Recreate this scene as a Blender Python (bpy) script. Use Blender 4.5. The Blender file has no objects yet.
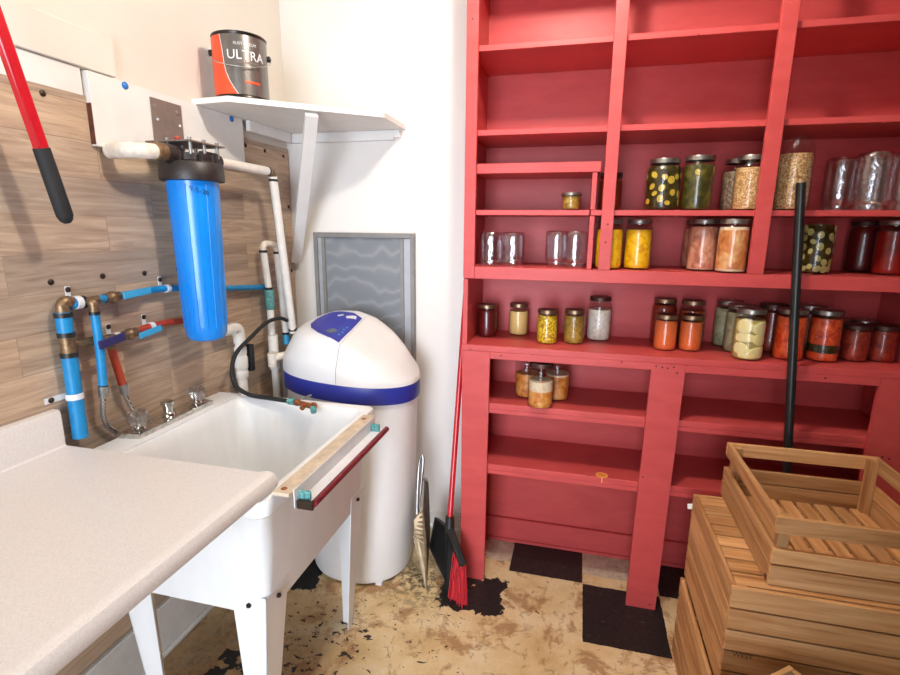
import bpy, bmesh, math, random
from mathutils import Vector, Matrix
random.seed(7)
SC = bpy.context.scene
COL = SC.collection
PI = math.pi

# ------------------------------------------------------------------ materials
def lin(r, g, b):
    def f(c):
        c /= 255.0
        return c / 12.92 if c <= .04045 else ((c + .055) / 1.055) ** 2.4
    return (f(r), f(g), f(b), 1.0)

class NT:
    """tiny helper for node trees"""
    def __init__(self, name):
        self.m = bpy.data.materials.new(name)
        self.m.use_nodes = True
        self.t = self.m.node_tree
        self.t.nodes.clear()
        self.out = self.t.nodes.new('ShaderNodeOutputMaterial')
        self.tc = None
    def n(self, typ, **kw):
        nd = self.t.nodes.new(typ)
        for k, v in kw.items():
            setattr(nd, k, v)
        return nd
    def link(self, a, b):
        self.t.links.new(a, b)
    def obj(self):
        if self.tc is None:
            self.tc = self.n('ShaderNodeTexCoord')
        return self.tc.outputs['Object']
    def setin(self, sock, v):
        if v is None:
            return
        if isinstance(v, bpy.types.NodeSocket):
            self.link(v, sock)
        else:
            if sock.type == 'RGBA' and not hasattr(v, '__len__'):
                v = (v, v, v, 1)
            sock.default_value = v
    def math(self, op, a, b=None, c=None, clamp=False):
        nd = self.n('ShaderNodeMath', operation=op)
        nd.use_clamp = clamp
        self.setin(nd.inputs[0], a)
        if b is not None: self.setin(nd.inputs[1], b)
        if c is not None: self.setin(nd.inputs[2], c)
        return nd.outputs[0]
    def scale(self, vec, s):
        nd = self.n('ShaderNodeMapping')
        self.link(vec, nd.inputs['Vector'])
        nd.inputs['Scale'].default_value = s if hasattr(s, '__len__') else (s, s, s)
        return nd.outputs[0]
    def noise(self, vec, scale, detail=3, rough=.55, dist=0):
        nd = self.n('ShaderNodeTexNoise')
        if vec is not None: self.link(vec, nd.inputs['Vector'])
        nd.inputs['Scale'].default_value = scale
        nd.inputs['Detail'].default_value = detail
        nd.inputs['Roughness'].default_value = rough
        nd.inputs['Distortion'].default_value = dist
        return nd.outputs['Fac']
    def voro(self, vec, scale, out='Color', feature='F1'):
        nd = self.n('ShaderNodeTexVoronoi', feature=feature)
        if vec is not None: self.link(vec, nd.inputs['Vector'])
        nd.inputs['Scale'].default_value = scale
        return nd.outputs[out]
    def ramp(self, fac, stops, interp='LINEAR'):
        nd = self.n('ShaderNodeValToRGB')
        cr = nd.color_ramp
        cr.interpolation = interp
        while len(cr.elements) < len(stops):
            cr.elements.new(.5)
        for e, (p, c) in zip(cr.elements, stops):
            e.position = p
            e.color = c if len(c) == 4 else (*c, 1)
        self.setin(nd.inputs[0], fac)
        return nd.outputs[0]
    def mix(self, fac, a, b, blend='MIX'):
        nd = self.n('ShaderNodeMix', data_type='RGBA', blend_type=blend)
        self.setin(nd.inputs['Factor'], fac)
        self.setin(nd.inputs[6], a)
        self.setin(nd.inputs[7], b)
        return nd.outputs[2]
    def bump(self, h, strength=.3, dist=.002):
        nd = self.n('ShaderNodeBump')
        nd.inputs['Strength'].default_value = strength
        nd.inputs['Distance'].default_value = dist
        self.link(h, nd.inputs['Height'])
        return nd.outputs[0]
    def bsdf(self, color, rough=.5, metal=0.0, normal=None, spec=.5, coat=0.0, sss=0.0):
        nd = self.n('ShaderNodeBsdfPrincipled')
        self.setin(nd.inputs['Base Color'], color)
        self.setin(nd.inputs['Roughness'], rough)
        self.setin(nd.inputs['Metallic'], metal)
        nd.inputs['Specular IOR Level'].default_value = spec
        nd.inputs['Coat Weight'].default_value = coat
        if normal is not None: self.link(normal, nd.inputs['Normal'])
        return nd.outputs[0]
    def done(self, shader):
        self.link(shader, self.out.inputs['Surface'])
        return self.m

def plain(name, c, rough=.5, metal=0., var=.12, vscale=14, bump=0., bscale=90, spec=.5, coat=0.):
    """painted / plastic / metal surface with slight uneven tone"""
    t = NT(name)
    v = t.obj()
    k = t.noise(v, vscale, 4)
    c2 = tuple(x * (1 - var * 1.4) for x in c[:3]) + (1,)
    c1 = tuple(min(1, x * (1 + var * .6)) for x in c[:3]) + (1,)
    colr = t.ramp(k, [(.3, c2), (.7, c1)])
    nrm = t.bump(t.noise(v, bscale, 2), bump, .002) if bump else None
    return t.done(t.bsdf(colr, rough, metal, nrm, spec, coat))

def wood(name, dark, mid, light, axis=0, gs=1.0, knots=True, rough=.6):
    """board with grain along the axis; tone differs per board"""
    t = NT(name)
    oi = t.n('ShaderNodeObjectInfo')
    off = t.n('ShaderNodeVectorMath', operation='SCALE')
    cx = t.n('ShaderNodeCombineXYZ')
    for i in range(3): t.link(oi.outputs['Random'], cx.inputs[i])
    t.link(cx.outputs[0], off.inputs[0]); off.inputs['Scale'].default_value = 37.0
    add = t.n('ShaderNodeVectorMath', operation='ADD')
    t.link(t.obj(), add.inputs[0]); t.link(off.outputs[0], add.inputs[1])
    s = [26 * gs] * 3; s[axis] = 1.6 * gs
    v = t.scale(add.outputs[0], s)
    g = t.noise(v, 1.6, 5, .6, .9)
    s2 = [150] * 3; s2[axis] = 5
    fine = t.noise(t.scale(add.outputs[0], s2), 1.0, 2)
    c = t.ramp(g, [(.28, dark), (.47, mid), (.72, light)])
    c = t.mix(t.math('MULTIPLY', fine, .35), c, dark)
    # tone per board
    tone = t.math('MULTIPLY_ADD', oi.outputs['Random'], .45, .72)
    hs = t.n('ShaderNodeHueSaturation'); t.link(c, hs.inputs['Color']); t.link(tone, hs.inputs['Value'])
    hs.inputs['Saturation'].default_value = .97
    c = hs.outputs[0]
    if knots:
        ks = [9] * 3; ks[axis] = 3.2
        kn = t.voro(t.scale(add.outputs[0], ks), 1.0, 'Distance')
        c = t.mix(t.math('LESS_THAN', kn, .085), c, tuple(x * .35 for x in dark[:3]) + (1,))
    return t.done(t.bsdf(c, rough, 0, t.bump(g, .25, .001), .3))

M = {}
M['wall'] = plain('wall_paint', lin(236, 232, 226), .75, var=.03, vscale=3, bump=.08, bscale=60, spec=.25)
M['white_paint'] = plain('white_board_paint', lin(234, 232, 228), .55, var=.05, vscale=9, bump=.06)
M['trim'] = plain('white_trim_paint', lin(225, 222, 215), .5, var=.08, vscale=12)
M['raw_edge'] = plain('raw_wood_edge', lin(96, 52, 36), .8, var=.3, vscale=60)
M['ceiling'] = plain('ceiling_paint', lin(235, 233, 228), .9, var=.02)

def red_paint():
    t = NT('red_shelf_paint')
    v = t.obj()
    k = t.noise(t.scale(v, (3, 3, 9)), 2.2, 4)
    c = t.ramp(k, [(.25, lin(190, 70, 70)), (.6, lin(201, 79, 78)), (.85, lin(208, 87, 84))])
    chips = t.math('GREATER_THAN', t.noise(v, 38, 2), .765)
    c = t.mix(chips, c, lin(150, 40, 48))
    grain = t.noise(t.scale(v, (9, 60, 60)), 1.5, 3)
    return t.done(t.bsdf(c, .42, 0, t.bump(grain, .12, .001), .32))
M['red'] = red_paint()

# wood-look planks on the left wall (y along, z up)
def plank_mat():
    t = NT('wood_look_planks')
    sp = t.n('ShaderNodeSeparateXYZ'); t.link(t.obj(), sp.inputs[0])
    cb = t.n('ShaderNodeCombineXYZ'); t.link(sp.outputs[1], cb.inputs[0]); t.link(sp.outputs[2], cb.inputs[1])
    br = t.n('ShaderNodeTexBrick'); t.link(cb.outputs[0], br.inputs['Vector'])
    br.offset = .37; br.offset_frequency = 2; br.squash = 1
    br.inputs['Color1'].default_value = (0, 0, 0, 1); br.inputs['Color2'].default_value = (1, 1, 1, 1)
    br.inputs['Mortar'].default_value = (.5, .5, .5, 1)
    br.inputs['Scale'].default_value = 1
    br.inputs['Mortar Size'].default_value = .0009
    br.inputs['Mortar Smooth'].default_value = .1
    br.inputs['Brick Width'].default_value = .46
    br.inputs['Row Height'].default_value = .098
    off = t.n('ShaderNodeVectorMath', operation='MULTIPLY_ADD')
    t.link(br.outputs['Color'], off.inputs[0]); off.inputs[1].default_value = (13, 7, 0)
    t.link(cb.outputs[0], off.inputs[2])
    g = t.noise(t.scale(off.outputs[0], (2.2, 26, 1)), 1.5, 6, .62, 1.3)
    g2 = t.noise(t.scale(off.outputs[0], (9, 170, 1)), 1.0, 3)
    c = t.ramp(g, [(.26, lin(136, 116, 99)), (.45, lin(172, 148, 125)), (.6, lin(192, 168, 143)), (.8, lin(210, 188, 163))])
    c = t.mix(t.math('MULTIPLY', g2, .4), c, lin(138, 114, 94))
    hs = t.n('ShaderNodeHueSaturation'); t.link(c, hs.inputs['Color'])
    t.link(t.math('MULTIPLY_ADD', br.outputs['Color'], .50, .80), hs.inputs['Value'])
    t.link(t.math('MULTIPLY_ADD', br.outputs['Color'], .25, .80), hs.inputs['Saturation'])
    c = t.mix(t.math('MULTIPLY', br.outputs['Fac'], .45), hs.outputs[0], lin(90, 72, 60))
    return t.done(t.bsdf(c, .5, 0, t.bump(g2, .08, .001), .35))
M['plank'] = plank_mat()

def floor_mat():
    t = NT('worn_tile_floor')
    sp = t.n('ShaderNodeSeparateXYZ'); t.link(t.obj(), sp.inputs[0])
    X, Y = sp.outputs[0], sp.outputs[1]
    P = t.obj()
    w1 = t.noise(P, 11, 5, .65); w2 = t.noise(t.scale(P, (1, 1, 1)), 37, 4, .7)
    def warped(amt, s):
        a = t.math('MULTIPLY_ADD', t.noise(P, s, 4, .65), amt, -amt / 2)
        nv = t.n('ShaderNodeVectorMath', operation='ADD'); t.link(P, nv.inputs[0]); nv.inputs[1].default_value = (5.3, 2.1, 0)
        b = t.math('MULTIPLY_ADD', t.noise(nv.outputs[0], s, 4, .65), amt, -amt / 2)
        return t.math('ADD', X, a), t.math('ADD', Y, b)
    def box(x0, x1, y0, y1, amt=0, s=18):
        x, y = (X, Y) if not amt else warped(amt, s)
        m = t.math('MULTIPLY', t.math('GREATER_THAN', x, x0), t.math('LESS_THAN', x, x1))
        return t.math('MULTIPLY', m, t.math('MULTIPLY', t.math('GREATER_THAN', y, y0), t.math('LESS_THAN', y, y1)))
    def blob(cx, cy, r, soft):      # soft round zone
        dx = t.math('SUBTRACT', X, cx); dy = t.math('SUBTRACT', Y, cy)
        d = t.math('SQRT', t.math('ADD', t.math('MULTIPLY', dx, dx), t.math('MULTIPLY', dy, dy)))
        return t.math('SUBTRACT', 1.0, t.math('DIVIDE', t.math('SUBTRACT', d, r), soft, clamp=True), clamp=True)
    base = t.ramp(t.noise(P, 5.5, 6, .65), [(.28, lin(206, 172, 118)), (.5, lin(226, 200, 152)), (.7, lin(236, 220, 186))])
    # brown glue stains
    st = t.noise(P, 7.5, 7, .72, .4)
    base = t.mix(t.math('MULTIPLY', t.ramp(st, [(.52, (0, 0, 0)), (.60, (1, 1, 1))]), .8), base, lin(168, 122, 80))
    st2 = t.noise(t.scale(P, (1.4, 1.1, 1)), 13, 6, .75, .8)
    base = t.mix(t.math('MULTIPLY', t.ramp(st2, [(.58, (0, 0, 0)), (.62, (1, 1, 1))]), .5), base, lin(140, 96, 66))
    # darker brown zone under the tub and counter, grime by the softener's foot
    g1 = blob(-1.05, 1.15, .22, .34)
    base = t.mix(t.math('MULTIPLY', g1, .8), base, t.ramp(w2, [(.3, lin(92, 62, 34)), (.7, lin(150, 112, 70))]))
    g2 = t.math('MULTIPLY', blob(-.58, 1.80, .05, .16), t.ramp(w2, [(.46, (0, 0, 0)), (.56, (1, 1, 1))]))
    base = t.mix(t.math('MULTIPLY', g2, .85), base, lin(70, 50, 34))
    # dark specks
    zone = t.math('MAXIMUM', blob(-.80, 1.40, .13, .22), t.math('MULTIPLY', blob(-.5, 1.55, .16, .25), .55))
    sk = t.noise(t.scale(P, (1, 1.5, 1)), 30, 4, .6, .5)
    spk = t.math('GREATER_THAN', t.math('MULTIPLY_ADD', zone, .12, sk), .715)
    base = t.mix(spk, base, lin(48, 34, 26))
    # row of tiles left along the wall: grey white and black
    row = box(-1.4, 2.0, 1.955, 2.3, .012, 25)
    wt = t.ramp(t.noise(P, 24, 5, .7), [(.3, lin(170, 150, 128)), (.55, lin(206, 190, 166)), (.8, lin(222, 208, 186))])
    dk = t.math('GREATER_THAN', t.noise(P, 33, 3, .6), .66)
    wt = t.mix(dk, wt, lin(40, 34, 30))
    row2 = t.math('MULTIPLY', row, t.math('GREATER_THAN', Y, 2.015))
    base = t.mix(row2, base, wt)
    blackc = t.ramp(t.noise(P, 60, 4, .7), [(.35, lin(26, 25, 25)), (.66, lin(44, 43, 42)), (.74, lin(150, 145, 138))])
    k = box(-.22, .087, 1.957, 2.3, .006, 40)
    k = t.math('MAXIMUM', k, box(.39, .69, 1.957, 2.3, .006, 40))
    k = t.math('MAXIMUM', k, box(1.0, 1.3, 1.957, 2.3, .006, 40))
    k = t.math('MAXIMUM', k, box(.088, .388, 1.637, 1.951, .010, 30))
    k = t.math('MAXIMUM', k, box(.70, 1.0, 1.637, 1.951, .010, 30))
    rag = t.math('MULTIPLY', box(-.47, -.22, 1.68, 1.89, .14, 17), t.math('LESS_THAN', t.noise(P, 9, 5, .7), .64))
    k = t.math('MAXIMUM', k, rag)
    k = t.math('MAXIMUM', k, box(-1.13, -.98, 1.62, 1.94, .10, 16))
    hole = t.math('LESS_THAN', t.noise(P, 12, 4, .6), .54)
    k = t.math('MAXIMUM', k, t.math('MULTIPLY', box(-1.12, -.84, 1.0, 1.29, .03, 20), hole))
    k = t.math('MAXIMUM', k, box(-1.13, -.83, .42, .72, .03, 20))
    c = t.mix(k, base, blackc)
    r = t.math('MULTIPLY_ADD', k, -.2, .62)
    hgt = t.math('ADD', t.math('MULTIPLY', w2, .35), t.math('MAXIMUM', k, row2))
    return t.done(t.bsdf(c, r, 0, t.bump(hgt, .35, .002), .35))
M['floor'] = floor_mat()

def laminate():
    t = NT('speckled_counter_laminate')
    v = t.obj()
    a = t.noise(t.scale(v, (520, 260, 420)), 1.0, 2, .6)
    b = t.noise(v, 5, 3)
    c = t.ramp(a, [(.3, lin(216, 209, 204)), (.55, lin(228, 223, 219)), (.75, lin(235, 232, 229))])
    c = t.mix(t.math('MULTIPLY', b, .2), c, lin(222, 214, 208))
    return t.done(t.bsdf(c, .38, 0, t.bump(a, .05, .0008), .4))
M['laminate'] = laminate()

def tub_mat():
    t = NT('stained_white_plastic')
    v = t.obj()
    b = t.noise(t.scale(v, (9, 9, 1.4)), 2.2, 4)
    c = t.ramp(b, [(.35, lin(232, 234, 234)), (.66, lin(238, 239, 239)), (.80, lin(234, 230, 220))])
    return t.done(t.bsdf(c, .33, 0, t.bump(t.noise(v, 70, 2), .04, .001), .45))
M['tub'] = tub_mat()
M['leg'] = plain('tub_leg_enamel', lin(222, 226, 228), .4, var=.06)
M['galv'] = plain('galvanised_metal', lin(168, 168, 166), .42, .85, var=.25, vscale=45)
M['steel'] = plain('brushed_steel', lin(196, 196, 194), .3, .95, var=.15, vscale=60)
M['chrome'] = plain('spotted_chrome', lin(214, 210, 202), .16, 1., var=.3, vscale=70)
M['screw'] = plain('dark_screw_head', lin(70, 56, 46), .45, .7, var=.3, vscale=300)
M['brass'] = plain('tarnished_brass', lin(148, 122, 92), .45, .75, var=.35, vscale=90)
M['rust'] = plain('rusty_brass', lin(150, 84, 44), .75, .2, var=.5, vscale=120)
M['teal'] = plain('verdigris', lin(96, 160, 158), .8, 0, var=.3, vscale=120)
M['blue_pipe'] = plain('blue_pipe', lin(22, 136, 196), .42, var=.12, vscale=30)
M['blue_lever'] = plain('light_blue_lever', lin(58, 160, 208), .45, var=.1)
M['navy'] = plain('navy_lever', lin(38, 40, 92), .4, var=.15)
M['red_pipe'] = plain('red_pipe', lin(178, 62, 34), .42, var=.15, vscale=40)
M['black'] = plain('black_plastic', lin(30, 29, 29), .42, var=.2)
M['black_rubber'] = plain('black_rubber', lin(30, 30, 31), .7, var=.15, bump=.15, bscale=300)
M['pvc'] = plain('white_pipe', lin(238, 234, 226), .38, var=.06, vscale=26)
M['pvc_old'] = plain('dirty_white_wrap', lin(232, 222, 206), .6, var=.16, vscale=40, bump=.5, bscale=60)
M['strap'] = plain('white_strap', lin(228, 230, 232), .5, var=.08)
M['filter_blue'] = plain('blue_filter_plastic', lin(14, 132, 226), .30, var=.06, coat=.2)
M['filter_cap'] = plain('dark_cap_plastic', lin(44, 36, 34), .45, var=.2)
M['plate'] = plain('brown_grey_plate', lin(132, 116, 108), .55, .2, var=.12, vscale=30)
M['pin'] = plain('blue_pin', lin(22, 110, 190), .45, var=.1)
M['soft_white'] = plain('softener_white', lin(240, 239, 238), .34, var=.02)
M['soft_lid'] = plain('softener_lid', lin(238, 234, 230), .36, var=.02)
M['soft_blue'] = plain('softener_band', lin(42, 52, 150), .38, var=.08)
M['soft_panel'] = plain('control_panel_blue', lin(52, 56, 160), .35, var=.08)
M['lcd'] = plain('grey_display', lin(112, 122, 120), .25, var=.1)
M['ink_white'] = plain('white_print', lin(236, 236, 240), .5, var=.03)
M['ink_dark'] = plain('dark_marker', lin(16, 40, 96), .6, var=.05)
M['ink_stamp'] = plain('dark_stamp', lin(70, 56, 44), .8, var=.2)
M['frame_grey'] = plain('grey_screen_frame', lin(140, 138, 134), .5, .3, var=.1)
M['frame_light'] = plain('light_grey_stile', lin(176, 179, 184), .45, .3, var=.08)
M['handle_red'] = plain('glossy_red', lin(196, 26, 40), .25, var=.08, coat=.3)
M['bristle_red'] = plain('red_bristle', lin(206, 34, 48), .5, var=.2, vscale=120)
M['bristle_black'] = plain('black_bristle', lin(20, 19, 20), .7, var=.2, vscale=120)
M['pan_metal'] = plain('tan_stained_metal', lin(176, 156, 126), .45, .45, var=.3, vscale=25)
M['pan_grey'] = plain('dull_grey_metal', lin(118, 112, 102), .5, .5, var=.25, vscale=30)
M['pole'] = plain('black_pole_paint', lin(34, 34, 34), .3, .0, var=.3, vscale=30)
M['paper'] = plain('white_paper', lin(232, 232, 230), .8, var=.04)
M['rail_board'] = plain('weathered_pale_board', lin(206, 188, 164), .65, var=.18, vscale=35, bump=.2, bscale=120)
M['maroon'] = plain('maroon_enamel', lin(122, 34, 44), .35, var=.35, vscale=70)
M['can_dark'] = plain('grey_can_label', lin(122, 117, 112), .28, .6, var=.08)
M['can_orange'] = plain('orange_can_label', lin(232, 84, 46), .35, .1, var=.05)
M['can_metal'] = plain('can_rim_metal', lin(70, 66, 62), .3, .9, var=.2)
M['orange_tag'] = plain('orange_sticker', lin(222, 140, 48), .5, var=.08)
M['orange_rim'] = plain('pale_orange_sticker', lin(246, 178, 106), .5, var=.06)
M['lid_gold'] = plain('dull_gold_lid', lin(150, 122, 96), .38, .85, var=.2, vscale=60)
M['lid_silver'] = plain('dull_silver_lid', lin(158, 152, 146), .33, .9, var=.2, vscale=60)
M['lid_dark'] = plain('dark_worn_lid', lin(86, 58, 52), .45, .6, var=.25, vscale=60)

def screen_mat():
    t = NT('grey_screen_mesh')
    v = t.obj()
    w = t.n('ShaderNodeTexWave', wave_type='BANDS', bands_direction='Z')
    t.link(t.scale(v, (1.6, 1, 1)), w.inputs['Vector'])
    w.inputs['Scale'].default_value = 4.2; w.inputs['Distortion'].default_value = 7.5
    w.inputs['Detail'].default_value = 1.2; w.inputs['Detail Scale'].default_value = 1.3
    c = t.ramp(w.outputs['Fac'], [(.2, lin(136, 140, 145)), (.8, lin(142, 146, 151)), (.97, lin(154, 158, 162))])  # optical moiré bands painted into the mesh colour
    fine = t.noise(t.scale(v, (420, 420, 420)), 1, 1)
    return t.done(t.bsdf(t.mix(t.math('MULTIPLY', fine, .3), c, lin(96, 100, 104)), .6, .2, None, .3))
M['screen'] = screen_mat()

def braid_mat():
    t = NT('braided_steel')
    w = t.n('ShaderNodeTexWave'); t.link(t.obj(), w.inputs['Vector']); w.inputs['Scale'].default_value = 150
    c = t.ramp(w.outputs['Fac'], [(.2, lin(96, 88, 82)), (.8, lin(205, 200, 196))])
    return t.done(t.bsdf(c, .35, .8))
M['braid'] = braid_mat()

def glass_mat(name, tint, gl=.10, bumpy=.25, acrylic=False):
    """thin-walled glass: see-through with sharp reflections that rise at the edge"""
    t = NT(name)
    v = t.obj()
    nrm = t.bump(t.noise(v, 75, 2), bumpy, .002)
    lw = t.n('ShaderNodeLayerWeight'); lw.inputs['Blend'].default_value = .22
    t.link(nrm, lw.inputs['Normal'])
    tr = t.n('ShaderNodeBsdfTransparent'); tr.inputs['Color'].default_value = tint
    g = t.n('ShaderNodeBsdfGlossy'); g.inputs['Roughness'].default_value = .06
    g.inputs['Color'].default_value = (.95, .95, .95, 1); t.link(nrm, g.inputs['Normal'])
    mx = t.n('ShaderNodeMixShader')
    t.link(t.math('MULTIPLY_ADD', t.math('POWER', lw.outputs['Facing'], 1.6), .5, gl * .3), mx.inputs[0])
    t.link(tr.outputs[0], mx.inputs[1]); t.link(g.outputs[0], mx.inputs[2])
    return t.done(mx.outputs[0])
M['glass'] = glass_mat('jar_glass', (.93, .94, .93, 1), .10)
M['glass_empty'] = glass_mat('embossed_empty_glass', (.86, .85, .86, 1), .75, 1.0)
M['acrylic'] = glass_mat('clear_acrylic', (.80, .79, .77, 1), .9, .8, True)

def food(name, kind, *cols, scale=60):
    t = NT(name); v = t.obj()
    oi = t.n('ShaderNodeObjectInfo')
    ad = t.n('ShaderNodeVectorMath', operation='ADD'); t.link(v, ad.inputs[0])
    cm = t.n('ShaderNodeCombineXYZ'); t.link(oi.outputs['Random'], cm.inputs[0]); t.link(oi.outputs['Random'], cm.inputs[1])
    sc = t.n('ShaderNodeVectorMath', operation='SCALE'); t.link(cm.outputs[0], sc.inputs[0]); sc.inputs['Scale'].default_value = 9
    t.link(sc.outputs[0], ad.inputs[1]); p = ad.outputs[0]
    stops = [(i / max(1, len(cols) - 1) * .6 + .2, c) for i, c in enumerate(cols)]
    if kind == 'smooth':
        c = t.ramp(t.noise(p, scale, 4), stops); n = None
    elif kind == 'grain':
        vc = t.voro(p, scale, 'Color'); c = t.ramp(t.n('ShaderNodeSeparateColor').outputs[0], stops)
        s = t.t.nodes[-2]; 
        for nd in t.t.nodes:
            if nd.type == 'SEPARATE_COLOR': t.link(vc, nd.inputs[0])
        d = t.voro(p, scale, 'Distance')
        c = t.mix(t.ramp(d, [(.45, (0, 0, 0)), (.75, (.55, .55, .55))]), c, tuple(x * .45 for x in cols[0][:3]) + (1,))
        n = t.bump(d, .5, -.002)
    else:   # chunks / fibres
        q = t.scale(p, (1, 1, .45)) if kind == 'strips' else p
        nn = t.noise(q, scale * .8, 5, .65, .7)
        stops = [(.5 + (p_ - .5) * .55, c_) for p_, c_ in stops]
        c = t.ramp(nn, stops); n = t.bump(nn, .5, .003)
    return t.done(t.bsdf(c, .35, 0, n, .5))
F = {}
F['jam'] = food('dark_red_jam', 'smooth', lin(70, 10, 12), lin(120, 24, 22), scale=30)
F['cream'] = food('cream_puree', 'smooth', lin(252, 206, 120), lin(254, 222, 146), scale=40)
F['corn'] = food('yellow_relish', 'grain', lin(176, 120, 10), lin(246, 208, 40), lin(250, 222, 70), scale=170)
F['olive'] = food('olive_relish', 'chunk', lin(112, 92, 28), lin(170, 130, 50), lin(190, 160, 70), scale=70)
F['white'] = food('white_beans', 'chunk', lin(216, 198, 170), lin(246, 238, 222), lin(250, 246, 236), scale=55)
F['orange'] = food('orange_puree', 'smooth', lin(216, 96, 40), lin(236, 120, 62), scale=60)
F['amber'] = food('amber_sauce', 'smooth', lin(150, 62, 20), lin(186, 84, 32), scale=25)
F['amber_red'] = food('amber_red_sauce', 'smooth', lin(120, 34, 16), lin(160, 56, 26), scale=25)
F['potato'] = food('pale_potato', 'smooth', lin(234, 206, 120), lin(244, 226, 160), lin(248, 238, 196), scale=22)
F['brine'] = food('pale_brine', 'smooth', lin(168, 146, 78), lin(196, 174, 104), scale=20)
F['potato_grey'] = food('grey_green_potato', 'chunk', lin(128, 124, 88), lin(186, 182, 140), lin(206, 202, 168), scale=28)
F['tomato'] = food('red_tomato', 'chunk', lin(160, 34, 14), lin(222, 78, 34), lin(232, 110, 60), scale=50)
F['tomato_dark'] = food('dark_tomato', 'chunk', lin(90, 20, 16), lin(150, 46, 30), lin(176, 70, 44), scale=45)
F['deep_red'] = food('deep_red_juice', 'smooth', lin(120, 14, 10), lin(160, 28, 18), scale=18)
F['yellow'] = food('yellow_squash', 'chunk', lin(214, 140, 6), lin(246, 188, 16), lin(250, 206, 50), scale=60)
F['meat'] = food('canned_meat', 'strips', lin(150, 80, 62), lin(206, 132, 102), lin(226, 176, 148), scale=48)
F['meat_orange'] = food('canned_carrots_and_meat', 'strips', lin(168, 84, 34), lin(220, 142, 80), lin(236, 190, 136), scale=46)
F['pickle_brine'] = food('dark_pickle_brine', 'chunk', lin(24, 20, 4), lin(58, 48, 10), lin(92, 70, 16), scale=40)
F['pickle_green'] = food('green_pickles', 'chunk', lin(34, 34, 8), lin(72, 68, 20), lin(118, 104, 36), scale=36)
F['pickle_yellow'] = food('yellow_pickle_slice', 'smooth', lin(188, 152, 40), lin(220, 190, 74), scale=120)
F['zucchini'] = food('pale_cucumber_slice', 'smooth', lin(176, 166, 88), lin(206, 198, 132), scale=120)
F['oat'] = food('pale_grain', 'grain', lin(190, 134, 76), lin(226, 180, 116), lin(236, 200, 148), scale=210)
F['granola'] = food('rolled_grain', 'grain', lin(176, 126, 78), lin(214, 170, 114), lin(230, 192, 142), scale=170)
F['grey_grain'] = food('grey_grain', 'grain', lin(112, 92, 74), lin(150, 128, 104), lin(172, 150, 122), scale=150)
F['fat'] = food('pale_fat', 'chunk', lin(222, 190, 150), lin(240, 222, 194), scale=70)
F['herb'] = food('dark_green_leaf', 'chunk', lin(30, 30, 10), lin(70, 58, 20), scale=90)
F['broth'] = food('orange_broth', 'chunk', lin(176, 88, 24), lin(222, 140, 60), lin(232, 176, 110), scale=42)

CR_D, CR_M, CR_L = lin(150, 98, 52), lin(202, 148, 92), lin(228, 182, 128)
WX = wood('crate_pine_across', CR_D, CR_M, CR_L, 0)
WY = wood('crate_pine_along', CR_D, CR_M, CR_L, 1)
WZ = wood('crate_pine_upright', CR_D, CR_M, CR_L, 2)
WOLD = wood('weathered_grey_pine', lin(110, 88, 62), lin(160, 134, 100), lin(188, 164, 128), 2)

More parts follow.
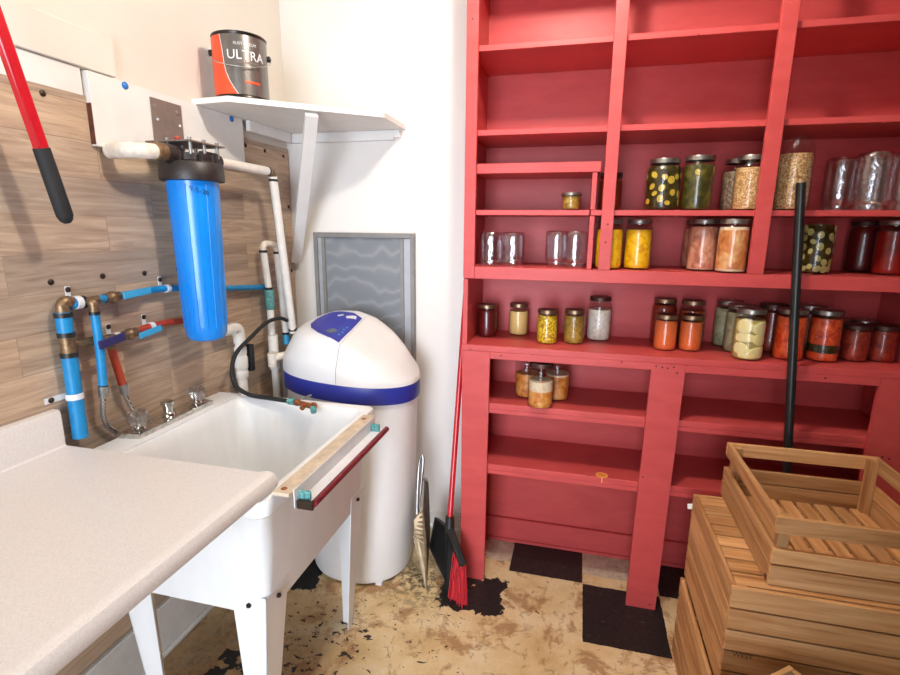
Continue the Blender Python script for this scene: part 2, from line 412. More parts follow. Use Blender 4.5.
# ------------------------------------------------------------------ mesh helpers
class B:
    def __init__(self, o=(0, 0, 0)):
        self.bm = bmesh.new(); self.o = Vector(o)
    def v(self, p): return self.bm.verts.new(Vector(p) - self.o)
    def face(self, vs):
        try: return self.bm.faces.new(vs)
        except ValueError: return None
    def box(self, x0, x1, y0, y1, z0, z1, bev=0.0, seg=1):
        vs = [self.v((x, y, z)) for x in (x0, x1) for y in (y0, y1) for z in (z0, z1)]
        fs = [self.face([vs[i] for i in q]) for q in ((0, 1, 3, 2), (4, 6, 7, 5), (0, 4, 5, 1), (2, 3, 7, 6), (0, 2, 6, 4), (1, 5, 7, 3))]
        if bev:
            es = list({e for f in fs for e in f.edges})
            bmesh.ops.bevel(self.bm, geom=es, offset=bev, segments=seg, affect='EDGES', profile=.6)
        return self
    def bar(self, a, b, w, h, up=(0, 0, 1), bev=0.0):
        """rectangular bar from a to b; w across, h along up"""
        a, b = Vector(a), Vector(b); d = (b - a).normalized(); up = Vector(up)
        s = d.cross(up).normalized(); u = s.cross(d).normalized()
        vs = []
        for p in (a, b):
            for i, j in ((-1, -1), (1, -1), (1, 1), (-1, 1)):
                vs.append(self.v(p + s * (i * w / 2) + u * (j * h / 2)))
        fs = [self.face([vs[i] for i in q]) for q in ((0, 3, 2, 1), (4, 5, 6, 7), (0, 1, 5, 4), (1, 2, 6, 5), (2, 3, 7, 6), (3, 0, 4, 7))]
        if bev:
            es = list({e for f in fs for e in f.edges})
            bmesh.ops.bevel(self.bm, geom=es, offset=bev, segments=1, affect='EDGES')
        return self
    def tube(self, pts, r, seg=14, caps=True, smooth=3):
        pts = [Vector(p) for p in pts]
        if len(pts) > 2 and smooth:
            out = []
            n = len(pts)
            for i in range(n - 1):
                p0 = pts[max(0, i - 1)]; p1 = pts[i]; p2 = pts[i + 1]; p3 = pts[min(n - 1, i + 2)]
                for k in range(smooth * 2):
                    t = k / (smooth * 2)
                    out.append(.5 * ((2 * p1) + (p2 - p0) * t + (2 * p0 - 5 * p1 + 4 * p2 - p3) * t * t + (3 * p1 - p0 - 3 * p2 + p3) * t ** 3))
            out.append(pts[-1]); pts = out
        rs = r if hasattr(r, '__len__') else [r] * len(pts)
        if len(rs) != len(pts): rs = [rs[0] + (rs[-1] - rs[0]) * i / (len(pts) - 1) for i in range(len(pts))]
        ref = None; rings = []
        for i, p in enumerate(pts):
            d = (pts[min(i + 1, len(pts) - 1)] - pts[max(0, i - 1)]).normalized()
            if ref is None:
                ref = d.orthogonal().normalized()
            ref = (ref - d * ref.dot(d)).normalized(); s = d.cross(ref)
            rings.append([self.v(p + (ref * math.cos(2 * PI * k / seg) + s * math.sin(2 * PI * k / seg)) * rs[i]) for k in range(seg)])
        self.loft(rings, caps, caps)
        return self
    def loft(self, rings, c0=False, c1=False):
        n = len(rings[0])
        for a, b in zip(rings, rings[1:]):
            for k in range(n):
                self.face([a[k], a[(k + 1) % n], b[(k + 1) % n], b[k]])
        if c0: self.face(rings[0][::-1])
        if c1: self.face(rings[-1])
    def lathe(self, prof, c=(0, 0, 0), seg=28, axis=2):
        """profile (r, h) about an axis through c"""
        c = Vector(c); rings = []
        for r, h in prof:
            ring = []
            for k in range(seg):
                a = 2 * PI * k / seg; x, y = r * math.cos(a), r * math.sin(a)
                p = (x, y, h) if axis == 2 else ((h, x, y) if axis == 0 else (y, h, x))
                ring.append(self.v(c + Vector(p)))
            rings.append(ring)
        self.loft(rings, prof[0][0] > 1e-6, prof[-1][0] > 1e-6)
        return self
    def cyl(self, a, b, r, seg=16): return self.tube([a, b], r, seg)
    def ball(self, c, r, sc=(1, 1, 1), sub=2):
        m = Matrix.Translation(Vector(c) - self.o) @ Matrix.Diagonal((*[r * s for s in sc], 1))
        bmesh.ops.create_icosphere(self.bm, subdivisions=sub, radius=1, matrix=m); return self
    def prism(self, poly, h):
        """poly: 3D points of a planar outline; h: extrusion vector"""
        h = Vector(h); a = [self.v(p) for p in poly]; b = [self.v(Vector(p) + h) for p in poly]
        n = len(poly); self.face(a[::-1]); self.face(b)
        for k in range(n): self.face([a[k], a[(k + 1) % n], b[(k + 1) % n], b[k]])
        return self
    def mesh(self, name, smooth=None):
        bmesh.ops.remove_doubles(self.bm, verts=self.bm.verts, dist=1e-6)
        bmesh.ops.recalc_face_normals(self.bm, faces=self.bm.faces)
        me = bpy.data.meshes.new(name); self.bm.to_mesh(me); self.bm.free()
        if smooth:
            for p in me.polygons: p.use_smooth = True
            try: me.set_sharp_from_angle(angle=math.radians(smooth))
            except Exception: pass
        return me

def link(name, me, mat, parent=None):
    o = bpy.data.objects.new(name, me); COL.objects.link(o)
    if mat is not None and not me.materials: me.materials.append(mat)
    if parent is not None: o.parent = parent
    return o
def tag(o, label, cat, group=None):
    o['label'] = label; o['category'] = cat
    if group: o['group'] = group
    return o
def thing(name, label, cat, loc=(0, 0, 0), group=None, rotz=0):
    o = bpy.data.objects.new(name, None); COL.objects.link(o); o.empty_display_size = .05
    o.location = loc; o.rotation_euler = (0, 0, rotz)
    return tag(o, label, cat, group)
def part(name, b, mat, parent, smooth=None, label=None, sub=None):
    o = link(name, b.mesh(name, smooth), mat, parent)
    if label: o['label'] = label
    return o
def struct(name, b, mat, parent=None, smooth=None):
    o = link(name, b.mesh(name, smooth), mat, parent)
    if parent is None: o['kind'] = 'structure'
    return o
def text_mesh(s, size, extr=.0004):
    cu = bpy.data.curves.new('lettering', 'FONT'); cu.body = s; cu.size = size; cu.extrude = extr
    cu.align_x = 'CENTER'; cu.align_y = 'CENTER'; cu.resolution_u = 3
    ob = bpy.data.objects.new('lettering_source', cu); COL.objects.link(ob)
    dg = bpy.context.evaluated_depsgraph_get(); dg.update()
    me = bpy.data.meshes.new_from_object(ob.evaluated_get(dg))
    bpy.data.objects.remove(ob); bpy.data.curves.remove(cu)
    return me

# ------------------------------------------------------------------ the room
WXL, WYB, ZC = -1.32, 2.20, 2.56          # left wall, back wall, ceiling
XR, YF = 2.7, -1.25
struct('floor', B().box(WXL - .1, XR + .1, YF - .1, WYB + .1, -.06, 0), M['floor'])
struct('ceiling', B().box(WXL - .1, XR + .1, YF - .1, WYB + .1, ZC, ZC + .06), M['ceiling'])
M['wall_cream'] = plain('cream_wall_tone', lin(226, 219, 209), .75, var=.03, vscale=3, bump=.08, bscale=60, spec=.25)  # left wall and furring strip, darker and creamier than the back wall
struct('wall_left', B().box(WXL - .1, WXL, YF - .1, WYB + .1, 0, ZC), M['wall_cream'])
struct('wall_back', B().box(WXL, XR, WYB, WYB + .1, 0, ZC), M['wall'])
M['wall_dim'] = plain('low_bounce_grey', lin(150, 142, 132), .8, var=.03, vscale=3, spec=.2)  # unseen right and front walls kept grey to cut bounced light
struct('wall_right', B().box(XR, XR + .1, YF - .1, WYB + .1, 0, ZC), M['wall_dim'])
# wall behind the camera with an added opening for the cool fill light
bf = B()
bf.box(WXL, -.90, YF - .1, YF, 0, ZC).box(.15, XR, YF - .1, YF, 0, ZC).box(-.90, .15, YF - .1, YF, 2.08, ZC)
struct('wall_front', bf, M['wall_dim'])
bb = B(); bb.box(WXL + .012, -.43, WYB - .014, WYB, 0, .085, .003).box(WXL + .012, -.43, WYB - .022, WYB - .01, 0, .018, .004)
struct('baseboard_back', bb, M['trim'])
bb = B(); bb.box(WXL, WXL + .014, YF, WYB - .014, 0, .182, .004).box(WXL + .012, WXL + .028, YF, WYB - .03, 0, .02, .005)
struct('baseboard_left', bb, M['trim'])

# wood-look cladding on the left wall
pl = struct('trim_1', B().box(WXL, WXL + .008, YF, 2.192, .19, 1.782), M['plank'])
def screw_head(name, p, r, mat, parent, axis=0, o=(0, 0, 0)):
    s = B(o); s.lathe([(r, 0), (r, .002), (r * .6, .004), (0, .0045)], p, 12, axis)
    return part(name, s, mat, parent, 40)
for y, z in [(1.077, 1.762), (1.88, 1.755), (2.01, 1.752), (2.15, 1.748), (1.024, 1.301), (1.174, 1.303), (1.32, 1.299), (.88, 1.30),
             (2.17, 1.53), (2.165, 1.24), (.80, 1.755), (1.46, 1.30), (1.75, 1.05), (2.15, 1.10)]:
    screw_head('screw', (WXL + .008, y, z), .008, M['screw'], pl)
# white furring strip above, and the white filler strip over the cladding
t2 = B(); t2.box(WXL, WXL + .019, YF, 1.294, 1.852, 1.951, .002)
struct('trim_2', t2, M['wall_cream'])
struct('trim_3', B().box(WXL, WXL + .009, YF, 1.188, 1.782, 1.85), M['white_paint'])

# white backing board that carries the filter
board = thing('backing_board', 'white painted board screwed to the left wall behind the blue filter', 'board', (WXL, 1.52, 1.65))
bo = (WXL, 1.52, 1.65)
part('panel', B(bo).box(WXL + .001, WXL + .022, 1.197, 1.852, 1.656, 1.8462, .001), M['white_paint'], board)
part('edge', B(bo).box(WXL + .001, WXL + .0225, 1.1945, 1.1969, 1.66, 1.765), M['raw_edge'], board, label='bare brown edge')
for y, z in [(1.314, 1.836), (1.785, 1.834)]:
    s = B(bo); s.lathe([(.010, 0), (.010, .004), (.006, .007), (0, .008)], (WXL + .022, y, z), 14, 0)
    part('pin', s, M['pin'], board, 40, 'round blue pin')

# ------------------------------------------------------------------ red shelving
SX0, SX1, SYF, SYB = -.42, 1.085, 1.868, 2.197
sh = thing('pantry_shelving', 'tall red painted wooden shelving unit filled with jars against the back wall', 'shelving', ((SX0 + SX1) / 2, 2.03, 0))
so = ((SX0 + SX1) / 2, 2.03, 0)
def sp(name, x0, x1, y0, y1, z0, z1, bev=.0012, label=None):
    return part(name, B(so).box(x0, x1, y0, y1, z0, z1, bev), M['red'], sh, label=label)
ZT = 2.40
sp('back_panel', SX0 + .004, SX1 - .004, 2.188, SYB, .0, ZT, 0)
for x0 in (SX0, SX1 - .018):
    sp('side_panel', x0, x0 + .018, SYF + .0185, 2.1875, 0, .955); sp('side_panel', x0, x0 + .018, SYF + .003, 2.1875, 1.0095, 1.258); sp('side_panel', x0, x0 + .018, SYF + .0185, 2.1875, 1.262, ZT)
INX0, INX1 = SX0 + .0185, SX1 - .0185
# counter-height deep shelf with its front rail
sp('counter_shelf', SX0 - .002, SX1, SYF + .0005, 2.1875, .986, 1.009)
sp('counter_rail', -.3118, .2648, SYF, SYF + .018, .959, .9855)
sp('counter_rail', .376, .9545, SYF, SYF + .018, .959, .9855)
# lower shelves
for zb, zt in ((.735, .776), (.478, .519)):
    sp('lower_shelf', INX0, INX1, SYF + .019, 2.1875, zb + .018, zt)
    sp('shelf_rail', INX0, INX1, SYF + .019, SYF + .036, zb, zb + .0175)
# lower posts of the face frame
def post(name, x0b, x1b, x0t, x1t, z0, z1, y0=SYF, th=.018):
    b = B(so); poly = [(x0b, y0, z0), (x1b, y0, z0), (x1t, y0, z1), (x0t, y0, z1)]
    b.prism(poly, (0, th, 0)); return part(name, b, M['red'], sh)
post('post', -.414, -.314, -.42, -.3122, 0, .9855)
post('post', .252, .361, .265, .3755, 0, .9855)
post('post', .955, 1.085, .955, 1.085, 0, .9855)
sp('kick_strip', INX0, INX1, 2.170, 2.1875, 0, .115, .004)
sp('kick_strip', INX0, INX1, 2.160, 2.1695, 0, .016, .004)
# fascia shelf
sp('fascia_shelf', INX0, INX1, SYF + .019, 2.1875, 1.262, 1.304)
sp('fascia', -.378, SX1, SYF, SYF + .018, 1.261, 1.305)
# upper posts
sp('post', SX0, -.3785, SYF, SYF + .018, 1.261, ZT)
sp('post', .060, .1005, SYF, SYF + .018, 1.3055, ZT)
sp('post', .5315, .5775, SYF, SYF + .018, 1.3055, ZT)
sp('post', 1.04, SX1, SYF, SYF + .018, 1.3055, ZT)
# upper shelves
for zb, zt in ((1.762, 1.781), (2.034, 2.053), (2.305, 2.323)):
    sp('upper_shelf', INX0, INX1, SYF + .019, 2.1875, zb, zt)
sp('upper_shelf', .024, INX1, SYF + .019, 2.1875, 1.490, 1.508)
# small insert in the left bay
sp('insert_shelf', INX0, .0195, SYF + .019, 2.1875, 1.490, 1.508)
sp('insert_upright', .0215, .0385 , SYF + .021, 2.12, 1.305, 1.489)
sp('insert_upright', .0215, .0385, SYF + .021, 2.12, 1.509, 1.633)
sp('insert_top', INX0, .048, SYF + .019, 2.12, 1.634, 1.668)
# round orange price sticker left on the second lower shelf
tagb = B(so)
tg = B(so); c0 = Vector((.128, 1.905, .5192))
tg.lathe([(0, 0), (.017, 0), (.017, .0006), (0, .0006)], c0, 24)
tr = B(so); tr.lathe([(.017, 0), (.0225, 0), (.0225, .0009), (.017, .0009), (.017, 0)], c0, 24)
s1 = part('sticker', tg, M['orange_tag'], sh, label='small orange spot')
p2 = part('sticker_rim', tr, M['orange_rim'], sh)
p3 = part('sticker_tail', B(so).box(.1265, .1305, SYF + .0182, SYF + .0188, .497, .519), M['orange_rim'], sh)
# nail heads
for x, z in [(-.388, .992), (-.27, .974), (.28, .975), (.30, .972), (.318, .97), (.338, .975), (.80, .974), (-.40, 2.13), (.082, 1.46), (.079, 1.40), (1.0, .72), (1.02, .715), (.35, .955), (.34, .02), (.27, .55)]:
    s = B(so); s.lathe([(.0035, 0), (.0025, -.0006), (0, -.0007)], (x, SYF, z), 8, 1); part('nail', s, M['screw'], sh)

# ------------------------------------------------------------------ jars
JM = {}
def profile(kind):
    """outer profile r,h of a glass jar; neck radius; height"""
    if kind == 'quart':   R, H, n, s = .0475, .172, .0385, .135
    elif kind == 'quart_wide': R, H, n, s = .049, .174, .0430, .144
    elif kind == 'pint':  R, H, n, s = .0412, .131, .0355, .100
    elif kind == 'pint_wide': R, H, n, s = .043, .124, .041, .104
    elif kind == 'half':  R, H, n, s = .033, .060, .033, .045
    elif kind == 'big':   R, H, n, s = .057, .168, .045, .138
    elif kind == 'tall':  R, H, n, s = .052, .232, .043, .180
    rim = .018 if H > .08 else .012
    nb = H - rim
    prof = [(0, .004), (R * .55, .003), (R * .72, 0), (R * .90, .001), (R * .985, .008), (R, .018), (R, s * .55), (R, s * .9)]
    if n < R * .97:
        prof += [(R * .985, s), ((R + n) / 2 + .001, s + (nb - s) * .5), (n + .0015, nb - .002)]
    prof += [(n, nb + .001), (n + .0012, nb + .004), (n, nb + .007), (n + .001, H - .004), (n - .0005, H)]
    return prof, n, H, R
def jar_meshes(kind):
    if kind in JM: return JM[kind]
    prof, n, H, R = profile(kind)
    g = B(); rings = []
    seg = 32
    for r, h in prof:
        if r == 0: continue
        rings.append([g.v((r * math.cos(2 * PI * k / seg), r * math.sin(2 * PI * k / seg), h)) for k in range(seg)])
    g.loft(rings, True, False)
    gm = g.mesh('glass', 50)
    rim = .0145 if H > .08 else .010
    b = B(); rb = n + .0028
    b.lathe([(rb - .001, H - rim), (rb + .0006, H - rim + .001), (rb, H - rim + .004), (rb + .0004, H - .003), (rb - .0008, H + .0008), (rb - .005, H + .0010), (rb - .005, H - .0004), (n + .0016, H - .0004), (n + .0016, H - rim)], (0, 0, 0), 32)
    bmh = b.mesh('band', 40)
    l = B(); l.lathe([(0, H + .0002), (rb - .0095, H + .0002), (rb - .0085, H - .0001), (rb - .0055, H - .0001), (rb - .0055, H + .0008), (0, H + .0016)], (0, 0, 0), 28)
    lm = l.mesh('lid', 40)
    JM[kind] = (gm, bmh, lm, prof, n, H, R); return JM[kind]
def contents_mesh(kind, z0, z1, eps=.0035):
    key = (kind, round(z0, 4), round(z1, 4))
    if key in JM: return JM[key]
    prof = jar_meshes(kind)[3]; H = jar_meshes(kind)[5]
    def rad(h):
        pr = [p for p in prof if p[0] > 0][2:]
        if h <= pr[0][1]: return pr[0][0]
        for (r0, h0), (r1, h1) in zip(pr, pr[1:]):
            if h0 <= h <= h1: return r0 + (r1 - r0) * ((h - h0) / max(1e-6, h1 - h0))
        return pr[-1][0]
    b = B(); n = 14; rings = []; seg = 28
    for i in range(n + 1):
        h = z0 + (z1 - z0) * i / n; r = rad(h) - eps
        rings.append([b.v((r * math.cos(2 * PI * k / seg), r * math.sin(2 * PI * k / seg), h)) for k in range(seg)])
    b.loft(rings, True, True)
    JM[key] = b.mesh('contents', 50); return JM[key]
def jar(label, group, kind, x, y, z, layers=(), lid='gold', inverted=False, extra=None, empty=False, rot=0):
    gm, bm_, lm, prof, n, H, R = jar_meshes(kind)
    group = {1.009: 'jars on the counter-height shelf', .776: 'jars on the lower shelf', 1.305: 'jars on the fascia shelf', 1.508: 'jars on the shelf above'}[z]
    t = thing('mason_jar', label, 'jar', (x, y, z + (H + .0005 if inverted else .0003)), group)
    t.rotation_euler = (PI if inverted else 0, 0, rot)
    o = link('glass', gm if not empty else gm.copy(), None, t)
    if not gm.materials: gm.materials.append(M['glass'])
    if empty: o.data.materials.clear(); o.data.materials.append(M['glass_empty'])
    for i, (f0, f1, mat) in enumerate(layers):
        me = contents_mesh(kind, f0 * H + (.005 if f0 == 0 else 0), f1 * H)
        me = me.copy(); me.materials.clear(); me.materials.append(F[mat])
        link('contents', me, None, t)
    if lid:
        mt = M['lid_' + lid]
        for nm, src in (('band', bm_), ('lid', lm)):
            me = src.copy(); me.materials.clear(); me.materials.append(mt if nm == 'band' else (M['lid_dark'] if lid != 'silver' else mt)); link(nm, me, None, t)
    if extra: extra(t, R, H)
    return t
def slices(n, rr, mat, zlo, zhi, seed, face=None):
    def f(t, R, H):
        rnd = random.Random(seed)
        s = B(); done = []
        tries = 0
        while len(done) < n and tries < 600:
            tries += 1
            a = rnd.uniform(-PI, -.1); h = rnd.uniform(zlo, zhi) * H; r = rr * rnd.uniform(.75, 1.1)
            if any(abs(h - h2) < rr * 1.5 and abs(a - a2) * R < rr * 1.5 for h2, a2 in done): continue
            done.append((h, a)); sq = rnd.uniform(.7, 1); th = rnd.uniform(0, PI)
            o_, i_ = [], []
            for kk in range(16):
                an = 2 * PI * kk / 16; u, w = r * math.cos(an), r * math.sin(an) * sq
                u, w = u * math.cos(th) - w * math.sin(th), u * math.sin(th) + w * math.cos(th)
                q = a + u / R
                o_.append(s.v(((R - .0022) * math.cos(q), (R - .0022) * math.sin(q), h + w))); i_.append(s.v(((R - .0050) * math.cos(q), (R - .0050) * math.sin(q), h + w)))
            s.loft([i_, o_], True, True)
        o = part('slices', s, F[mat], t)
    return f
def potatoes(seed):
    def f(t, R, H):
        rnd = random.Random(seed); s = B()
        for c, r, sc in [((.012, -.020, .030), .026, (1.1, .8, .85)), ((-.018, -.018, .040), .025, (.9, .9, .8)), ((.016, -.022, .074), .026, (.95, .7, .9)), ((-.014, -.024, .078), .025, (1.1, .7, .7)), ((.014, -.020, .112), .026, (.9, .75, .9)), ((-.016, -.020, .116), .025, (.9, .8, 1.0)), ((0, .02, .05), .027, (1, .8, 1)), ((0, .018, .1), .027, (1, .8, 1)), ((-.004, -.027, .018), .019, (1.2, .7, .6))]:
            s.ball(c, r * rnd.uniform(.98, 1.12), [q_ * rnd.uniform(.85, 1.15) for q_ in sc], 3)
        for v in s.bm.verts:
            q = Vector((v.co.x, v.co.y)) * 1.32; m = q.length
            if m > R - .002: q *= (R - .002) / m
            v.co.x, v.co.y = q.x, q.y
        part('potato_pieces', s, F['potato'], t, 60)
    return f
ZA, ZB_, ZC_, ZL = 1.009, 1.305, 1.508, .776
# counter-height shelf
jar('pint of dark red jam at the far left of the counter-height shelf', None, 'pint', -.357, 2.050, ZA, [(0, .86, 'jam')], 'gold')
jar('pint of smooth cream coloured puree beside the dark red jam', None, 'pint', -.236, 2.12, ZA, [(0, .76, 'cream')], 'gold')
jar('pint of bright yellow relish with dark seeds, beside an olive brown jar', None, 'pint', -.110, 1.986, ZA, [(0, .84, 'corn')], 'gold')
jar('pint of olive brown relish between the yellow relish and the tall white jar', None, 'pint', -.009, 2.016, ZA, [(0, .83, 'olive')], 'gold')
jar('tall quart of white beans beside the olive brown relish', None, 'quart', .086, 2.110, ZA, [(0, .72, 'white')], 'dark')
jar('pint of orange puree on the counter-height shelf, left of its identical twin', None, 'pint', .320, 2.000, ZA, [(0, .84, 'orange')], 'gold')
jar('pint of orange puree standing nearest the pale potato jars', None, 'pint', .409, 2.014, ZA, [(0, .82, 'orange')], 'gold')
jar('taller amber brown jar farthest back behind the orange puree pints', None, 'quart', .330, 2.135, ZA, [(0, .86, 'amber_red')], 'gold')
jar('tall amber jar between and just behind the two orange puree pints', None, 'quart', .385, 2.090+.035, ZA - 0, [(0, .80, 'amber')], 'gold') if False else jar('tall amber jar with a gold band just behind the two orange puree pints', None, 'quart', .4275, 2.110, ZA, [(0, .78, 'amber')], 'gold')
jar('greyish potato jar rearmost in the row of three potato jars', None, 'quart_wide', .560, 2.135, ZA, [(0, .84, 'potato_grey')], 'silver')
jar('pale potato jar in the middle of the row of three potato jars', None, 'quart_wide', .575, 2.036, ZA, [(0, .84, 'potato_grey')], 'silver')
jar('front jar of large yellow potato pieces with a silver lid', None, 'quart_wide', .578, 1.935, ZA, [(0, .80, 'brine')], 'silver', extra=potatoes(3))
jar('red tomato jar right behind the front potato jar', None, 'quart_wide', .694, 2.085, ZA, [(0, .84, 'tomato_dark')], 'dark')
jar('orange red tomato jar standing behind the black pole', None, 'quart_wide', .716, 1.972, ZA, [(0, .86, 'tomato')], 'silver')
jar('tomato jar half hidden at the back, right of the black pole', None, 'quart_wide', .818, 2.095, ZA, [(0, .84, 'tomato_dark')], 'silver')
jar('tomato jar with a dark green leafy layer near its base', None, 'quart_wide', .824, 1.980, ZA, [(0, .18, 'tomato'), (.181, .34, 'herb'), (.341, .85, 'tomato')], 'silver')
jar('front dark brown red jar just right of the tomato jar with the green layer', None, 'pint_wide', .930, 2.010, ZA, [(0, .86, 'tomato_dark')], 'dark')
jar('dark red jar at the right end of the counter-height shelf', None, 'pint_wide', 1.018, 2.025, ZA, [(0, .86, 'tomato_dark')], 'dark')
jar('dark jar tucked behind the tomato jar with the green layer', None, 'pint_wide', .912, 2.125, ZA, [(0, .86, 'tomato_dark')], 'silver')
jar('dark jar behind the two front dark red jars at the right end', None, 'pint_wide', 1.005, 2.128, ZA, [(0, .86, 'jam')], 'silver')
# lower shelf
LOWER = 'jars of layered broth on the lower shelf'
jar('front jar of layered broth and white fat on the lower shelf', None, 'quart_wide', -.119, 1.908, ZL, [(0, .38, 'broth'), (.381, .60, 'fat')], 'dark')
jar('half hidden broth jar on the lower shelf, left of the front one', None, 'quart_wide', -.182, 2.022, ZL, [(0, .56, 'broth')], 'silver')
jar('amber broth jar on the lower shelf, right of the front one', None, 'quart_wide', -.062, 2.022, ZL, [(0, .56, 'broth'), (.561, .60, 'fat')], 'silver')
# fascia shelf, left bay: empty jars standing upside down
jar('empty clear jar upside down at the far left of the left bay', None, 'pint_wide', -.334, 1.955, ZB_, (), None, True, empty=True)
jar('empty clear jar upside down, second from the left in the left bay', None, 'pint_wide', -.254, 1.985, ZB_, (), None, True, empty=True)
jar('empty clear jar upside down, third from the left in the left bay', None, 'pint', -.090, 1.985, ZB_, (), None, True, empty=True)
jar('empty clear jar upside down beside the small red upright', None, 'pint', -.0225, 1.945, ZB_, (), None, True, empty=True)
# fascia shelf, middle bay
jar('quart of yellow squash half hidden by the red post', None, 'quart', .095, 1.950, ZB_, [(0, .80, 'yellow')], 'silver')
jar('quart of bright yellow squash with a silver lid, fully in view', None, 'quart', .196, 1.975, ZB_, [(0, .80, 'yellow')], 'silver')
jar('canned meat jar peeking out at the back left of the brown meat jar', None, 'quart', .412, 2.105, ZB_, [(0, .82, 'meat')], 'silver')
jar('quart of brownish canned meat with a pale rim, middle bay', None, 'quart_wide', .410, 1.985, ZB_, [(0, .05, 'fat'), (.051, .86, 'meat')], 'silver')
jar('quart of orange canned meat and carrots touching the right red post', None, 'quart_wide', .490, 1.923, ZB_, [(0, .07, 'fat'), (.071, .80, 'meat_orange'), (.801, .86, 'fat')], 'silver')
# fascia shelf, right bay
jar('quart of pale green cucumber slices in dark brine beside the black pole', None, 'quart', .766, 1.995, ZB_, [(0, .93, 'pickle_brine')], None, extra=slices(24, .0125, 'zucchini', .08, .86, 11))
jar('dark red juice jar half hidden behind the front red juice jar', None, 'quart', .952, 2.120, ZB_, [(0, .88, 'jam')], 'dark')
jar('front quart of deep red juice at the right end of its shelf', None, 'quart_wide', .990, 2.015, ZB_, [(0, .80, 'deep_red')], 'silver')
# shelf above
jar('tiny half pint of olive relish on the small insert shelf', None, 'half', -.045, 1.945, ZC_, [(0, .80, 'olive')], 'silver')
jar('amber jar half hidden behind the red post', None, 'pint', .090, 2.01, ZC_, [(0, .80, 'amber_red')], 'dark')
jar('wide jar of yellow pickle slices in dark brine', None, 'big', .259, 1.955, ZC_, [(0, .86, 'pickle_brine')], 'silver', extra=slices(15, .0125, 'pickle_yellow', .14, .74, 5))
jar('quart of dark green pickles right of the wide pickle jar', None, 'quart_wide', .366, 1.945, ZC_, [(0, .84, 'pickle_green')], 'silver', extra=slices(2, .012, 'pickle_yellow', .66, .74, 23))
jar('jar of greyish grain standing behind the pale grain jar', None, 'quart', .505, 2.030, ZC_, [(0, .76, 'grey_grain')], 'silver')
jar('quart of pale golden grain half hidden by the right red post', None, 'quart', .522, 1.940, ZC_, [(0, .78, 'oat')], 'silver')
jar('tall square-shouldered jar of rolled grain behind the pole tip', None, 'tall', .655, 1.965, ZC_, [(0, .76, 'granola')], None)
jar('empty jar upside down, left of the big clear jar in the right bay', None, 'quart', .823, 2.045, ZC_, (), None, True, empty=True)
jar('big empty clear jar upside down in the right bay', None, 'quart_wide', .868, 1.945, ZC_, (), None, True, empty=True)
jar('empty jar upside down at the right edge of its shelf', None, 'quart_wide', .972, 1.965, ZC_, (), None, True, empty=True)
jar('empty jar upside down at the back between two clear jars', None, 'quart', .945, 2.085, ZC_, (), None, True, empty=True)

# ------------------------------------------------------------------ wooden crates
def crate(label, loc, W, L, H, rows, bottom_gap=.006, inverted=False, posts_mat=None, rotz=0, group='wooden slat crates', n_floor=8, floor_axis=0):
    """rows: list of (z0, z1) slats on all four sides, in upright crate coordinates"""
    t = thing('wooden_crate', label, 'crate', loc, group, rotz)
    th = .012
    def zz(a, b): return (a, b) if not inverted else (H - b, H - a)
    for sx in (-1, 1):
        for sy in (-1, 1):
            z0, z1 = zz(.001, H - .004)
            x = sx * (W / 2 - th - .0125); y = sy * (L / 2 - th - .0125)
            part('corner_post', B().box(x - .012, x + .012, y - .012, y + .012, z0, z1, .001), posts_mat or WZ, t)
    for a, b in rows:
        z0, z1 = zz(a, b)
        j = random.uniform(-.0015, .0015)
        for s in (-1, 1):
            part('slat', B().box(-W / 2, W / 2, s * (L / 2) - (th if s > 0 else 0), s * (L / 2) + (th if s < 0 else 0), z0, z1, .0015), WX, t)
            part('slat', B().box(s * (W / 2) - (th if s > 0 else 0), s * (W / 2) + (th if s < 0 else 0), -L / 2 + th + .0005, L / 2 - th - .0005, z0 + j * .3, z1 + j * .3, .0015), WY, t)
    z0, z1 = zz(.0, .010)
    Lx, Ly = W - 2 * th - .002, L - 2 * th - .002
    if floor_axis == 0:
        w = Ly / n_floor
        for k in range(n_floor):
            y0 = -Ly / 2 + k * w
            part('floor_slat', B().box(-Lx / 2, Lx / 2, y0 + bottom_gap / 2, y0 + w - bottom_gap / 2, z0, z1, .001), WX, t)
    else:
        w = Lx / n_floor
        for k in range(n_floor):
            x0 = -Lx / 2 + k * w
            part('floor_slat', B().box(x0 + bottom_gap / 2, x0 + w - bottom_gap / 2, -Ly / 2, Ly / 2, z0, z1, .001), WY, t)
    return t
CW = .56
crate('wooden slat crate at the bottom of the stack, gaps between its slats', (.393 + CW / 2, 1.445, 0), CW, .47, .297, [(.0, .066), (.078, .142), (.154, .218), (.230, .292)])
up = [(.0, .056), (.0605, .1165), (.121, .177), (.1815, .2375), (.242, .298)]
c2 = crate('upside-down slatted crate in the middle of the stack with its slatted base on top', (.405 + CW / 2, 1.457, .299), CW, .462, .300, up, .006, True, n_floor=8)
crate('open wooden crate with widely spaced rails on top of the stack', (.697, 1.482, .6005), .415, .452, .182, [(.0, .054), (.058, .098), (.140, .182)], .012, False, n_floor=8, floor_axis=1)
crate('weathered crate in front of the stack, only its corner tip in view', (.516, .950, .0), .30, .34, .458, [(.01, .07), (.11, .17), (.21, .27), (.31, .37), (.40, .455)], .01, False, WOLD, math.radians(38))
